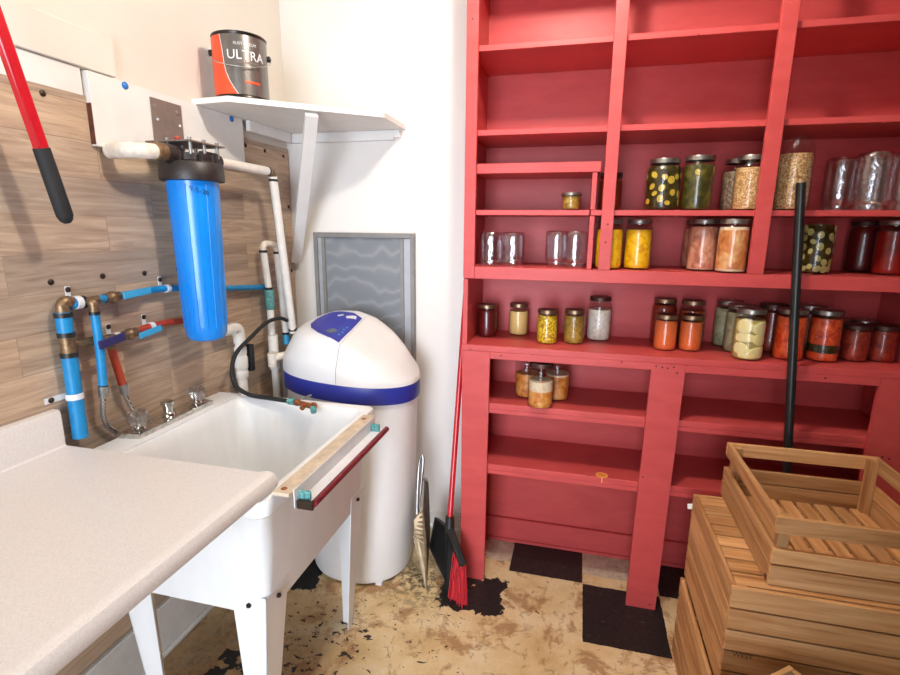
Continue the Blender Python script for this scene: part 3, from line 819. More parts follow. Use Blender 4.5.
# faint stamped mark on the middle crate's front
tm = text_mesh('WEST', .018, .0002)
o = link('stamp', tm, M['ink_stamp'], c2); o.rotation_euler = (PI / 2, 0, 0); o.location = (-.236, -.2312, .113)
tag(link('paper_scrap', B((.40, 1.70, .545)).prism([(.392, 1.696, .556), (.4055, 1.6885, .562), (.4055, 1.6885, .542), (.394, 1.696, .538)], (.0006, .0006, 0)).mesh('paper_scrap'), M['paper']), 'small torn white paper scrap stuck at the crate stack\'s back corner', 'paper scrap').location = (.40, 1.70, .545)

# ------------------------------------------------------------------ black pole
pb = thing('pole', 'long black wooden pole leaning against the shelves behind the crates', 'pole', (.757, 1.775, 0)); po = (.757, 1.775, 0)
a, b_ = Vector((.757, 1.775, .0)), Vector((.640, 1.849, 1.588))
part('shaft', B(po).tube([a, b_], .0135, 18), M['pole'], pb, 40)
d = (b_ - a).normalized()
part('tip', B(po).tube([b_ + d * .0005, b_ + d * .006, b_ + d * .010], [.0125, .009], 18, smooth=0), plain('bare_wood_tip', lin(150, 122, 90), .6), pb, 60, label='worn bare wooden tip')

# ------------------------------------------------------------------ softener
st = thing('water_softener', 'white water softener with a dark blue band beside the laundry tub', 'water softener', (-.88, 1.88, 0)); sO = (-.88, 1.88, 0)
def sup(cx, cy, a, b, e, n=64):
    out = []
    for k in range(n):
        t = 2 * PI * k / n; c, s = math.cos(t), math.sin(t)
        out.append((cx + a * abs(c) ** (2 / e) * (1 if c >= 0 else -1), cy + b * abs(s) ** (2 / e) * (1 if s >= 0 else -1)))
    return out
HC = (-.895, 1.898); HA, HB = .287, .195
def zband(x): return .858 - .062 * (x + .9)
bt = B(sO); rings = []
for z, cx, cy, a, b in ((.012, -.858, 1.897, .208, .200), (.03, -.859, 1.896, .214, .206), (.35, -.874, 1.896, .240, .204), (.62, -.892, 1.897, .268, .196), (.70, -.898, 1.898, .276, .190), (None, -.895, 1.898, .275, .186)):
    rings.append([bt.v((x, y, z if z is not None else zband(x) - .0715)) for x, y in sup(cx, cy, a, b, 2.25)])
bt.loft(rings, True, True); part('tank', bt, M['soft_white'], st, 50)
bt = B(sO)
bt.loft([[bt.v((x, y, zband(x) - dz)) for x, y in sup(*HC, HA * k, HB * k, 2.3)] for dz, k in ((.071, .965), (.069, .992), (.063, 1), (.006, 1), (.001, .992))], True, True)
part('band', bt, M['soft_blue'], st, 40)
part('foot', B(sO).box(-.74, -.715, 1.725, 1.76, 0, .0115), M['soft_white'], st)
part('foot', B(sO).box(-1.0, -.97, 1.76, 1.80, 0, .0115), M['soft_white'], st)
ZX = [(-1.20, 1.018), (-1.12, 1.050), (-1.02, 1.066), (-.92, 1.062), (-.84, 1.037), (-.76, .992), (-.68, .942), (-.60, .890)]
def ztop(x, y=1.9):
    return ztop0(x) + .24 * (y - 1.92)
def ztop0(x):
    x = max(-1.2, min(-.60, x))
    for (x0, z0), (x1, z1) in zip(ZX, ZX[1:]):
        if x0 <= x <= x1: return z0 + (z1 - z0) * (x - x0) / (x1 - x0)
KS = [(1.0, 0), (.996, .22), (.985, .40), (.972, .45), (.90, .68), (.84, .85), (.79, .94), (.72, .985), (.6, 1), (.4, 1), (.2, 1), (.05, 1)]
def khood(x, y):
    e = 2.3
    k = ((abs(x - HC[0]) / HA) ** e + (abs(y - HC[1]) / HB) ** e) ** (1 / e)
    for (k0, h0), (k1, h1) in zip(KS, KS[1:]):
        if k1 <= k <= k0: return h0 + (h1 - h0) * (k0 - k) / (k0 - k1)
    return 1 if k < .05 else 0
def zhood(x, y): return zband(x) + (ztop(x, y) - zband(x)) * khood(x, y)
SPLIT = -.872
def hood(sign):
    hb = B(sO); rings = []
    for k, h in KS:
        rings.append([hb.v((x, y, zband(x) + (ztop(x, y) - zband(x)) * h)) for x, y in sup(*HC, HA * k, HB * k, 2.3, 96)])
    hb.loft(rings, True, True)
    geom = list(hb.bm.verts) + list(hb.bm.edges) + list(hb.bm.faces)
    co = Vector((SPLIT + sign * .0012, 0, 0)) - hb.o
    nrm = Vector((1, -.08 * 0, 0))
    r = bmesh.ops.bisect_plane(hb.bm, geom=geom, plane_co=co, plane_no=nrm, clear_inner=sign > 0, clear_outer=sign < 0)
    cut = [e for e in r['geom_cut'] if isinstance(e, bmesh.types.BMEdge)]
    bmesh.ops.holes_fill(hb.bm, edges=[e for e in hb.bm.edges if e.is_boundary], sides=0)
    return hb
cover = part('control_cover', hood(-1), M['soft_white'], st, 38)
part('salt_lid', hood(1), M['soft_lid'], st, 38)
def patch(name, poly, mat, parent, dz=.0012, n=9):
    """thin sticker following the hood; poly in plan"""
    pb_ = B(sO); cx = sum(p[0] for p in poly) / len(poly); cy = sum(p[1] for p in poly) / len(poly)
    dense = []
    for i, p in enumerate(poly):
        q = poly[(i + 1) % len(poly)]
        for k in range(6): dense.append((p[0] + (q[0] - p[0]) * k / 6, p[1] + (q[1] - p[1]) * k / 6))
    rings = []
    for i in range(1, n + 1):
        f = i / n
        rings.append([pb_.v((cx + (x - cx) * f, cy + (y - cy) * f, zhood(cx + (x - cx) * f, cy + (y - cy) * f) + dz)) for x, y in dense])
    pb_.loft(rings, True, False)
    return part(name, pb_, mat, parent, 60)
PAN = [(-.876, 1.752), (-.93, 1.765), (-.99, 1.792), (-1.04, 1.83), (-1.07, 1.88), (-1.07, 1.94), (-1.04, 1.99), (-.99, 2.012), (-.93, 2.008), (-.876, 1.985), (-.874, 1.87)]
cc = (-.96, 1.88)
PAN2 = [(cc[0] + (x - cc[0]) * .955, cc[1] + (y - cc[1]) * .96) for x, y in PAN]
patch('control_panel', PAN2, M['soft_panel'], cover, .0020)
patch('display', [(-.965, 1.812), (-.935, 1.797), (-.915, 1.825), (-.945, 1.842)], M['lcd'], cover, .0030, 3)
patch('logo', [(-.945, 1.962), (-.932, 1.940), (-.895, 1.955), (-.905, 1.98)], M['ink_white'], cover, .0030, 3)
patch('logo', [(-.985, 1.965), (-.977, 1.952), (-.957, 1.965), (-.964, 1.978)], M['ink_white'], cover, .0030, 3)
for k in range(4):
    x = -.905 + .004 * (k % 2); y = 1.80 + .022 * k
    patch('button', [(x, y), (x + .008, y), (x + .008, y + .009), (x, y + .009)], M['blue_lever'], cover, .0030, 2)

# ------------------------------------------------------------------ window screen on the back wall
ws = thing('window_screen', 'grey framed window screen against the back wall behind the softener', 'window screen', (-.953, 2.19, .70)); wo = (-.953, 2.19, .70)
x0, x1, zb, zt = -1.197, -.711, .70, 1.417
part('mesh', B(wo).box(x0 + .055, x1 - .055, 2.184, 2.186, zb + .015, zt - .02), M['screen'], ws)
part('stile', B(wo).box(x0, x0 + .018, 2.172, 2.199, zb, zt, .002), M['frame_grey'], ws)
part('stile', B(wo).box(x1 - .018, x1, 2.172, 2.199, zb, zt, .002), M['frame_grey'], ws)
part('rail', B(wo).box(x0 + .018, x1 - .018, 2.172, 2.199, zt - .022, zt, .002), M['frame_grey'], ws)
part('rail', B(wo).box(x0 + .018, x1 - .018, 2.172, 2.199, zb, zb + .02, .002), M['frame_grey'], ws)
for a, b_ in ((x0 + .0185, x0 + .038), (x1 - .050, x1 - .0185)):
    part('track', B(wo).box(a, b_, 2.180, 2.198, zb + .02, zt - .0225, .001), M['frame_light'], ws)
for a, b_ in ((x0 + .0385, x0 + .0545), (x1 - .066, x1 - .0505)):
    part('inner_stile', B(wo).box(a, b_, 2.176, 2.198, zb + .02, zt - .0225, .001), M['frame_grey'], ws)

# ------------------------------------------------------------------ corner shelf and paint can
cs = thing('corner_shelf', 'white painted corner shelf with a diagonal brace under the paint can', 'shelf', (-1.03, 1.95, 1.846)); co_ = (-1.03, 1.95, 1.846)
FX, FY, RX, RY = -1.165, 1.590, -.748, 1.938
part('shelf_board', B(co_).prism([(WXL + .0005, 1.605, 1.847), (FX, FY, 1.847), (RX, RY, 1.847), (-.752, 2.199, 1.847), (WXL + .0005, 2.199, 1.847)], (0, 0, .018)), M['white_paint'], cs)
part('cleat', B(co_).box(-1.298, -.80, 2.178, 2.1995, 1.806, 1.8465, .002), M['white_paint'], cs)
part('cleat', B(co_).box(-.799, -.772, 2.172, 2.1995, 1.815, 1.8465, .002), M['white_paint'], cs)
part('cleat', B(co_).box(-1.2975, -1.278, 1.87, 2.17, 1.806, 1.8465, .002), M['white_paint'], cs)
mx, my = (FX + RX) / 2, (FY + RY) / 2
nrm = Vector((RX - FX, RY - FY, 0)).normalized()
bb = B(co_); top = Vector((mx - .004, my + .012, 1.835)); bot = Vector((-1.283, 2.163, 1.285))
bb.bar(bot, top, .045, .022, up=nrm.cross((top - bot).normalized()), bev=.001)
part('brace', bb, M['white_paint'], cs)
part('screw', B(co_).ball((-1.268, 2.141, 1.312), .005, sub=1), M['screw'], cs)

pc = thing('paint_can', 'gallon paint can with grey and orange label on the corner shelf', 'paint can', (-1.182, 1.700, 1.8655)); pO = (0, 0, 0)
CR_, CH = .0895, .205
part('body', B().lathe([(CR_ - .003, 0), (CR_, .002), (CR_, .008), (CR_ - .0015, .010), (CR_ - .0015, CH - .010), (CR_, CH - .008), (CR_ + .001, CH - .003), (CR_ - .001, CH), (CR_ - .006, CH), (CR_ - .007, CH - .006), (0, CH - .006)], (0, 0, 0), 48), M['can_metal'], pc, 40)
def wrap(r, a0, a1, z0, z1, n=24, edge0=None, edge1=None):
    b = B(); lo = 8; rings = []
    for j in range(lo + 1):
        z = z0 + (z1 - z0) * j / lo; f = j / lo
        s = a0 + (edge0(f) if edge0 else 0); e = a1 + (edge1(f) if edge1 else 0)
        rings.append([b.v((r * math.cos(s + (e - s) * k / n), r * math.sin(s + (e - s) * k / n), z)) for k in range(n + 1)])
    for p, q in zip(rings, rings[1:]):
        for k in range(n): b.face([p[k], p[k + 1], q[k + 1], q[k]])
    return b
A0 = math.atan2(-1.700, 1.182)         # towards the camera
part('label_wrap', wrap(CR_ - .0008, A0 - 2.0, A0 + 2.4, .011, CH - .011, 40), M['can_dark'], pc, 60)
cur = lambda f: .30 - .58 * f - .16 * math.sin(PI * f) - .05 * math.sin(2 * PI * f)
part('orange_swoosh', wrap(CR_ + .0002, A0 - 2.0, A0 - .46, .011, CH - .011, 24, None, cur), M['can_orange'], pc, 60, label='orange part of the label')
part('swoosh_line', wrap(CR_ + .0004, A0 - .46, A0 - .435, .011, CH - .011, 2, cur, cur), M['ink_white'], pc, 60)
def can_text(s, size, ang, z, mat, name='lettering', italic=False, r=None):
    me = text_mesh(s, size, .0); r = r or CR_ + .0006
    for v in me.vertices:
        a = A0 + ang + v.co.x / r; v.co = (r * math.cos(a), r * math.sin(a), z + v.co.y)
    return link(name, me, mat, pc)
can_text('ULTRA', .041, .22, .131, M['ink_white'])
can_text('RUST-OLEUM', .0125, .20, .166, M['ink_white'])
can_text('INTERIOR PAINT', .0075, .20, .110, M['ink_white']) if False else None
part('label_bar', wrap(CR_ + .0004, A0 - .12, A0 + .68, .108, .113, 14), M['plate'], pc, 60)
part('label_bar', wrap(CR_ + .0004, A0 + .12, A0 + .70, .046, .054, 14), M['can_orange'], pc, 60)
for z, a, b_ in ((.092, .05, .6), (.080, .2, .72), (.072, .24, .74), (.064, .2, .7), (.036, .0, .7), (.028, .05, .72)):
    part('label_line', wrap(CR_ + .0004, A0 + a, A0 + b_, z, z + .0022, 12), M['plate'], pc, 60)
for s in (-1, 1):
    a = A0 + s * 1.53; p = Vector((math.cos(a), math.sin(a), 0)) * (CR_ + .004)
    part('handle_ear', B().ball((p.x, p.y, .150), .010, (.8, .8, 1.1), 2), M['black'], pc, 50)
pts = []
for k in range(13):
    a = A0 - 1.53 + 3.06 * k / 12; pts.append((math.cos(a) * (CR_ + .012), math.sin(a) * (CR_ + .012), .148 - .055 * math.sin(PI * k / 12) ** .8))
part('wire_handle', B().tube(pts, .0016, 8), M['steel'], pc, 60)

# ------------------------------------------------------------------ filter
fl = thing('water_filter', 'big blue cartridge water filter with a black cap hung on the left wall', 'water filter', (-1.195, 1.43, 1.08)); fO = (-1.195, 1.43, 1.08)
fa = Vector((-1.195, 1.43, 0))
part('housing', B(fO).lathe([(0, 1.070), (.033, 1.071), (.055, 1.080), (.063, 1.098), (.065, 1.13), (.0745, 1.50), (.0755, 1.59), (0, 1.59)], (fa.x, fa.y, 0), 56), M['filter_blue'], fl, 40)
rb = B(fO)
for k in range(16):
    a = 2 * PI * k / 16; q = Vector((math.cos(a), math.sin(a), 0))
    rb.tube([fa + q * .0652 + Vector((0, 0, 1.12)), fa + q * .0750 + Vector((0, 0, 1.57))], .0014, 6)
part('rib', rb, M['filter_blue'], fl, 60)
cap = part('cap', B(fO).lathe([(.080, 1.578), (.093, 1.580), (.094, 1.590), (.0925, 1.628), (.088, 1.634), (.075, 1.636), (.066, 1.640), (.064, 1.660), (0, 1.660)], (fa.x, fa.y, 0), 48), M['filter_cap'], fl, 40)
for k in range(8):
    a = 2 * PI * k / 8 + .3; q = fa + Vector((math.cos(a) * .077, math.sin(a) * .077, 1.645))
    part('cap_rib', B(fO).box(q.x - .005, q.x + .005, q.y - .005, q.y + .005, 1.634, 1.664, .001), M['filter_cap'], cap)
for s, nm in ((-1, 'inlet_port'), (1, 'outlet_port')):
    part(nm, B(fO).cyl(fa + Vector((0, s * .055, 1.652)), fa + Vector((0, s * .112, 1.652)), .027, 24), M['filter_cap'], fl, 40)
br = part('bracket', B(fO).box(WXL + .0225, WXL + .026, 1.400, 1.527, 1.672, 1.826, .0008).box(WXL + .0225, fa.x + .055, 1.365, 1.525, 1.690, 1.6945, .0005), M['plate'], fl, label='brown grey steel bracket')
for y in (1.385, 1.445, 1.505):
    for x in (-1.235, -1.155): part('bolt', B(fO).cyl((x, y, 1.655), (x, y, 1.704), .0055, 10), M['galv'], br, 40)
for y, z in [(1.416, 1.803), (1.508, 1.800), (1.416, 1.700), (1.508, 1.705)]: screw_head('screw', (WXL + .026, y, z), .009, M['plate'], br, 0, fO)
for y, z in [(1.420, 1.765), (1.512, 1.762)]: screw_head('screw', (WXL + .026, y, z), .004, M['ink_white'], br, 0, fO)
part('relief_button', B(fO).ball((-1.215, 1.405, 1.704), .010, (1, 1, .8), 2), M['red_pipe'], fl, 50)
# handwritten date
me = text_mesh('9-5-20', .021, 0); A1 = math.atan2(-1.43, 1.195) + .22
for v in me.vertices:
    a = A1 + v.co.x / .076; v.co = (.0768 * math.cos(a), .0795 * math.sin(a), 1.548 - 1.08 + v.co.y - v.co.x * .25)
link('handwriting', me, M['ink_dark'], fl)

# white pipes on the filter's two ports
wp = thing('white_inlet_pipe', 'short fat white wrapped pipe left of the filter cap', 'pipe', (-1.2, 1.25, 1.65)); wO = (-1.2, 1.25, 1.65)
part('pipe', B(wO).tube([(-1.2975, 1.235, 1.648), (-1.262, 1.235, 1.648), (-1.228, 1.238, 1.649), (-1.205, 1.255, 1.649), (-1.197, 1.28, 1.650), (-1.195, 1.31, 1.652)], .0215, 20), M['pvc_old'], wp, 50)
part('collar', B(wO).cyl((-1.195, 1.285, 1.652), (-1.195, 1.318, 1.652), .0265, 20), M['brass'], wp, 40)
wq = thing('white_outlet_pipe', 'white pipe running from the filter to the corner and straight down', 'pipe', (-1.2, 1.87, 1.0)); wO = (-1.2, 1.87, 1.0)
part('collar', B(wO).cyl((-1.195, 1.543, 1.652), (-1.195, 1.556, 1.652), .0225, 20), M['black'], wq, 40)
part('pipe', B(wO).cyl((-1.195, 1.55, 1.652), (-1.196, 1.850, 1.652), .0165, 18), M['pvc'], wq, 50)
part('elbow', B(wO).tube([(-1.196, 1.850, 1.652), (-1.196, 1.868, 1.650), (-1.197, 1.876, 1.640), (-1.197, 1.878, 1.622)], .0135, 14), M['brass'], wq, 50)
part('crimp_ring', B(wO).cyl((-1.196, 1.838, 1.652), (-1.196, 1.846, 1.652), .0180, 18), M['black'], wq, 40)
part('crimp_ring', B(wO).cyl((-1.197, 1.878, 1.616), (-1.197, 1.8785, 1.624), .0180, 18), M['black'], wq, 40)
part('pipe', B(wO).cyl((-1.197, 1.878, 1.635), (-1.213, 1.985, .985), .0165, 18), M['pvc'], wq, 50)
part('crimp_ring', B(wO).cyl((-1.2135, 1.9835, 1.005), (-1.213, 1.9845, .993), .0180, 18), M['black'], wq, 40)
part('fitting', B(wO).cyl((-1.213, 1.985, .985), (-1.213, 1.988, .945), .0150, 14), M['brass'], wq, 40)

# two thin white pipes with a return bend
X_ = -1.256
rp = thing('softener_supply_pipes', 'pair of white pipes joined by a bend at the top behind the softener', 'pipe', (X_, 1.9, .75)); rO = (X_, 1.9, .75)
part('pipe', B(rO).cyl((X_, 1.868, 1.350), (X_, 1.890, 1.180), .0135, 16), M['pvc'], rp, 50)
part('pipe', B(rO).cyl((X_, 1.968, 1.338), (X_, 1.998, .968), .0150, 16), M['pvc'], rp, 50)
part('bend', B(rO).tube([(X_, 1.868, 1.346), (X_, 1.872, 1.366), (X_, 1.890, 1.374), (X_, 1.945, 1.368), (X_, 1.962, 1.358), (X_, 1.967, 1.336)], .0125, 14), M['pvc_old'], rp, 50)
for y, z in ((1.868, 1.338), (1.968, 1.328), (1.889, 1.184), (1.998, .972)):
    part('crimp_ring', B(rO).cyl((X_, y, z), (X_, y, z + .010), .0165, 16), M['black'], rp, 40)
part('coupling', B(rO).cyl((X_, 1.890, 1.180), (X_, 1.890, 1.105), .0190, 16), M['blue_pipe'], rp, 40) if False else None
part('coupling', B(rO).lathe([(.016, 1.185), (.019, 1.180), (.020, 1.160), (.017, 1.150), (.0195, 1.140), (.018, 1.105), (.014, 1.10)], (X_, 1.890, 0), 18), M['teal'], rp, 40, label='pale blue coupling')
part('pipe', B(rO).cyl((X_, 1.890, 1.10), (X_, 1.890, .992), .0140, 16), M['pvc'], rp, 50)
part('coupling', B(rO).lathe([(.012, .975), (.017, .97), (.0175, .93), (.013, .925)], (X_, 1.998, 0), 18), M['blue_lever'], rp, 40)
# drain tee
dt = thing('drain_tee_pipe', 'white plastic tee pipe running down behind the softener\'s left side', 'pipe', (X_, 1.87, .5)); dO = (X_, 1.87, .5)
part('tee', B(dO).cyl((X_, 1.895, .99), (X_, 1.895, .84), .0205, 18), M['pvc'], dt, 40)
part('tee_branch', B(dO).tube([(X_ + .03, 1.835, .925), (X_ + .03, 1.836, .87)], .0185, 16), M['pvc_old'], dt, 40)
part('tee_branch', B(dO).tube([(X_ + .03, 1.836, .900), (X_ + .045, 1.86, .905), (X_ + .058, 1.895, .905)], .0165, 16), M['pvc_old'], dt, 40)
part('pipe', B(dO).cyl((X_, 1.896, .84), (X_, 1.900, .02), .0155, 16), M['pvc'], dt, 50)
gp = B((X_, 1.965, .02)); gp.cyl((X_, 1.958, .86), (X_, 1.966, .02), .0095, 12)
tag(link('thin_grey_pipe', gp.mesh('thin_grey_pipe', 50), M['frame_light']), 'thin grey pipe rising beside the white drain tee pipe', 'pipe').location = (X_, 1.965, .02)
# pvc stack left of the softener
ps = thing('valve_pipe', 'white plastic pipe with elbow and black valve lever right of the filter', 'pipe', (-1.27, 1.69, .3)); pO_ = (-1.27, 1.69, .3)
part('pipe', B(pO_).cyl((-1.268, 1.575, 1.064), (-1.268, 1.66, 1.060), .0200, 18), M['pvc'], ps, 50)
part('elbow', B(pO_).tube([(-1.268, 1.645, 1.061), (-1.268, 1.668, 1.060), (-1.268, 1.684, 1.052), (-1.268, 1.690, 1.03), (-1.268, 1.690, 1.00)], .0225, 18), M['pvc'], ps, 50)
part('pipe', B(pO_).cyl((-1.268, 1.690, 1.02), (-1.268, 1.692, .02), .0185, 18), M['pvc'], ps, 50)
part('valve', B(pO_).lathe([(.02, .985), (.0235, .98), (.0235, .955), (.021, .95), (.025, .94), (.025, .90), (.021, .89), (.0235, .885), (.0235, .86), (.02, .855)], (-1.268, 1.691, 0), 20), M['pvc'], ps, 40)
part('lever', B(pO_).box(-1.27, -1.245, 1.722, 1.748, .875, .985, .006, 2).box(-1.268, -1.25, 1.712, 1.724, .915, .94), M['black'], ps, label='black valve lever')

# blue cold-water line
XP = -1.285
cw = thing('cold_water_line', 'blue cold water pipe line fixed along the wood-look wall', 'pipe', (XP, 1.02, .85)); cO = (XP, 1.02, .85)
part('main_pipe', B(cO).cyl((XP, 1.022, 1.225), (XP, 1.022, 1.160), .0185, 20), M['blue_pipe'], cw, 50)
part('main_pipe', B(cO).tube([(XP, 1.022, 1.115), (XP, 1.021, 1.0), (XP, 1.019, .883)], .0185, 20), M['blue_pipe'], cw, 50)
part('tee', B(cO).cyl((XP, 1.022, 1.16), (XP, 1.022, 1.115), .0175, 16).cyl((XP, 1.022, 1.136), (XP, 1.072, 1.135), .0115, 14), M['brass'], cw, 40)
for z in (1.212, 1.160, 1.106): part('crimp_ring', B(cO).cyl((XP, 1.022, z), (XP, 1.022, z + .012), .0205, 20), M['black'], cw, 40)
part('elbow', B(cO).tube([(XP, 1.022, 1.222), (XP, 1.023, 1.240), (XP, 1.032, 1.250), (XP, 1.05, 1.246)], .0155, 14), M['brass'], cw, 50)
part('branch_pipe', B(cO).cyl((XP, 1.045, 1.245), (XP, 1.086, 1.243), .0155, 16), M['blue_pipe'], cw, 50)
part('elbow', B(cO).cyl((XP, 1.084, 1.243), (XP, 1.125, 1.243), .0125, 14).tube([(XP + .008, 1.087, 1.243), (XP + .022, 1.087, 1.243), (XP + .027, 1.087, 1.238), (XP + .027, 1.087, 1.215)], .0115, 14), M['brass'], cw, 40)
part('crimp_ring', B(cO).cyl((XP, 1.076, 1.243), (XP, 1.084, 1.243), .0175, 18), M['black'], cw, 40)
part('crimp_ring', B(cO).cyl((XP + .027, 1.087, 1.218), (XP + .027, 1.087, 1.209), .0135, 18), M['black'], cw, 40)
part('drop_pipe', B(cO).tube([(XP + .027, 1.087, 1.226), (XP + .027, 1.088, 1.12), (XP + .024, 1.085, 1.012)], .0112, 16), M['blue_pipe'], cw, 50)
part('branch_pipe', B(cO).cyl((XP, 1.122, 1.243), (XP, 1.150, 1.244), .0110, 14), M['blue_pipe'], cw, 50)
v = part('valve', B(cO).cyl((XP, 1.148, 1.244), (XP, 1.196, 1.245), .0135, 14).ball((XP, 1.172, 1.244), .018, sub=2), M['brass'], cw, 40)
part('lever', B(cO).bar((XP + .024, 1.186, 1.246), (XP + .024, 1.285, 1.252), .006, .020, (0, 0, 1), .002), M['blue_lever'], v, label='light blue valve lever')
part('supply_pipe', B(cO).tube([(XP, 1.196, 1.245), (XP, 1.33, 1.248), (XP, 1.42, 1.242), (XP, 1.66, 1.215), (XP, 1.93, 1.190)], .0105, 16), M['blue_pipe'], cw, 50)
part('drop_pipe', B(cO).cyl((XP - .01, 1.935, 1.195), (XP - .01, 1.955, 1.03), .0105, 14), M['blue_pipe'], cw, 50)
def strap(parent, o, y, z, r, side=-1, h=.0):
    s = B(o); s.lathe([(r, -.008), (r + .0015, -.008), (r + .0015, .008), (r, .008), (r, -.008)], (XP, y, z), 20, 1 if h else 2)
    p = part('strap', s, M['strap'], parent, 40)
    if h:
        t = B(o); t.box(WXL + .0085, WXL + .011, y - .007, y + .007, z + r * .3, z + r + .026, .0005); q = (WXL + .011, y, z + r + .017)
    else:
        t = B(o); t.box(WXL + .0085, WXL + .011, y + side * (r + .042), y + side * r * .3, z - .008, z + .008, .0005) if side > 0 else t.box(WXL + .0085, WXL + .011, y - r - .042, y - r * .3, z - .008, z + .008, .0005); q = (WXL + .011, y + side * (r + .026), z)
    part('strap_tab', t, M['strap'], p); screw_head('screw', q, .0075, M['screw'], p, 0, o)
strap(cw, cO, 1.020, 1.000, .0192)
strap(cw, cO, 1.064, 1.244, .0164, h=1)
strap(cw, cO, 1.375, 1.246, .0112, h=1)
strap(cw, cO, 1.142, 1.244, .0115, h=1) if False else None

# red hot-water line
hw = thing('hot_water_line', 'red hot water pipe line with a navy valve lever below the blue line', 'pipe', (XP, 1.16, .97)); hO = (XP, 1.16, .97)
v1 = part('valve', B(hO).cyl((XP, 1.072, 1.135), (XP, 1.150, 1.130), .0120, 14).ball((XP, 1.105, 1.133), .016, sub=2), M['brass'], hw, 40)
part('lever', B(hO).bar((XP + .046, 1.070, 1.128), (XP + .046, 1.155, 1.138), .007, .024, (0, 0, 1), .002), M['navy'], v1, label='navy blue valve lever')
part('tee', B(hO).cyl((XP, 1.145, 1.128), (XP, 1.195, 1.127), .0128, 14).cyl((XP, 1.147, 1.128), (XP, 1.149, 1.098), .0120, 14), M['brass'], hw, 40)
part('drop_pipe', B(hO).tube([(XP, 1.148, 1.103), (XP, 1.154, 1.06), (XP, 1.167, .988)], .0112, 16), M['red_pipe'], hw, 50)
v2 = part('valve', B(hO).cyl((XP, 1.192, 1.128), (XP, 1.240, 1.131), .0138, 14).ball((XP, 1.215, 1.129), .018, sub=2), M['brass'], hw, 40)
part('lever', B(hO).bar((XP + .026, 1.222, 1.122), (XP + .026, 1.308, 1.132), .006, .019, (0, 0, 1), .002), M['blue_lever'], v2, label='light blue valve lever')
part('supply_pipe', B(hO).tube([(XP, 1.238, 1.131), (XP, 1.30, 1.138), (XP, 1.393, 1.134), (XP, 1.55, 1.118), (XP, 1.64, 1.106)], .0105, 16), M['red_pipe'], hw, 50)
strap(hw, hO, 1.168, 1.128, .0132, h=1)
strap(hw, hO, 1.295, 1.137, .0112, h=1)

# braided hoses
for (nm, pts, lab) in (('cold', [(XP + .024, 1.085, 1.009), (XP + .018, 1.083, .96), (XP + .006, 1.088, .92), (XP - .007, 1.108, .878), (XP - .007, 1.135, .846), (XP - .007, 1.150, .80)], 'braided steel hose hanging below the thin blue pipe'),
                       ('hot', [(XP, 1.167, .988), (XP, 1.175, .945), (XP - .004, 1.190, .91), (XP - .007, 1.212, .870), (XP - .007, 1.235, .81)], 'braided steel hose hanging below the red pipe')):
    o0 = pts[0]; t = thing('braided_hose', lab, 'hose', o0, 'braided steel hoses')
    part('hose', B(o0).tube(pts, .0068, 12), M['braid'], t, 60)
    q = Vector(pts[0]); d = (Vector(pts[1]) - q).normalized()
    part('coupling_nut', B(o0).tube([q + d * .0, q + d * .012, q + d * .014, q + d * .03], [.0135, .0115], 12, smooth=0), M['galv'], t, 30)

# ------------------------------------------------------------------ laundry tub
tb = thing('laundry_tub', 'white plastic laundry tub on four tapered legs against the left wall', 'laundry tub', (-.97, 1.24, 0)); tO = (-.97, 1.24, 0)
TX0, TX1, TY0, TY1 = -1.272, -.652, .905, 1.572
def rr(x0, x1, y0, y1, r, z, bld, n=6):
    pts = []
    for cx, cy, a0 in ((x1 - r, y1 - r, 0), (x0 + r, y1 - r, PI / 2), (x0 + r, y0 + r, PI), (x1 - r, y0 + r, 1.5 * PI)):
        for k in range(n + 1):
            a = a0 + PI / 2 * k / n; pts.append(bld.v((cx + r * math.cos(a), cy + r * math.sin(a), z)))
    return pts
b = B(tO); R_ = []
def off(i, r, z): R_.append(rr(TX0 + i + (.09 if z < .787 else 0), TX1 - i, TY0 + i, TY1 - i, r, z, b))
off(.048, .022, .500); off(.042, .026, .56); off(.030, .045, .70); off(.022, .040, .785); off(.018, .038, .790)
off(.006, .036, .793) ; off(.001, .034, .800); off(0, .033, .828); off(.004, .030, .838); off(.010, .028, .840)
def inn(i, r, z): R_.append(rr(-1.165 + i, -.684 - i, .948 + i, 1.530 - i, r, z, b))
inn(-.006, .03, .840); inn(.0, .034, .836); inn(.012, .05, .80); inn(.032, .06, .62); inn(.05, .07, .548); inn(.10, .06, .530); inn(.2, .02, .525)
b.loft(R_, True, True)
part('basin', b, M['tub'], tb, 42)
part('deck', B(tO).box(-1.264, -1.172, .985, 1.548, .8385, .846, .003, 2), M['tub'], tb, 40)
part('drain', B(tO).lathe([(.03, .5255), (.03, .528), (.02, .527), (0, .5265)], (-.925, 1.239, 0), 20), M['chrome'], tb, 40)
def leg(sx, sy):
    cx = TX1 - .0415 if sx > 0 else TX0 + .1315; cy = TY1 - .0415 if sy > 0 else TY0 + .0415
    fx = cx - sx * .050; fy = cy - sy * .022
    zt = .556; w1, w0 = .098, .036
    b = B(tO)
    top = Vector((cx, cy, zt)); ft = Vector((fx, fy, .0))
    dx = Vector((-sx, 0, 0)); dy = Vector((0, -sy, 0))
    th = .003
    # two tapered plates meeting at the outer corner
    b.prism([top, top + dx * w1, ft + dx * w0, ft], dy * th)
    b.prism([top, top + dy * w1, ft + dy * w0, ft], dx * th)
    o = part('leg', b, M['tub'], tb)
    for q, ax in ((top + dx * .050 - Vector((0, 0, .026)) - dy * .001, 1), (top + dy * .050 - Vector((0, 0, .026)) - dx * .001, 0)):
        s = B(tO); s.ball(q, .0075, (1, 1, 1), 1); part('bolt', s, M['screw'], o, 40)
for sx in (-1, 1):
    for sy in (-1, 1): leg(sx, sy)
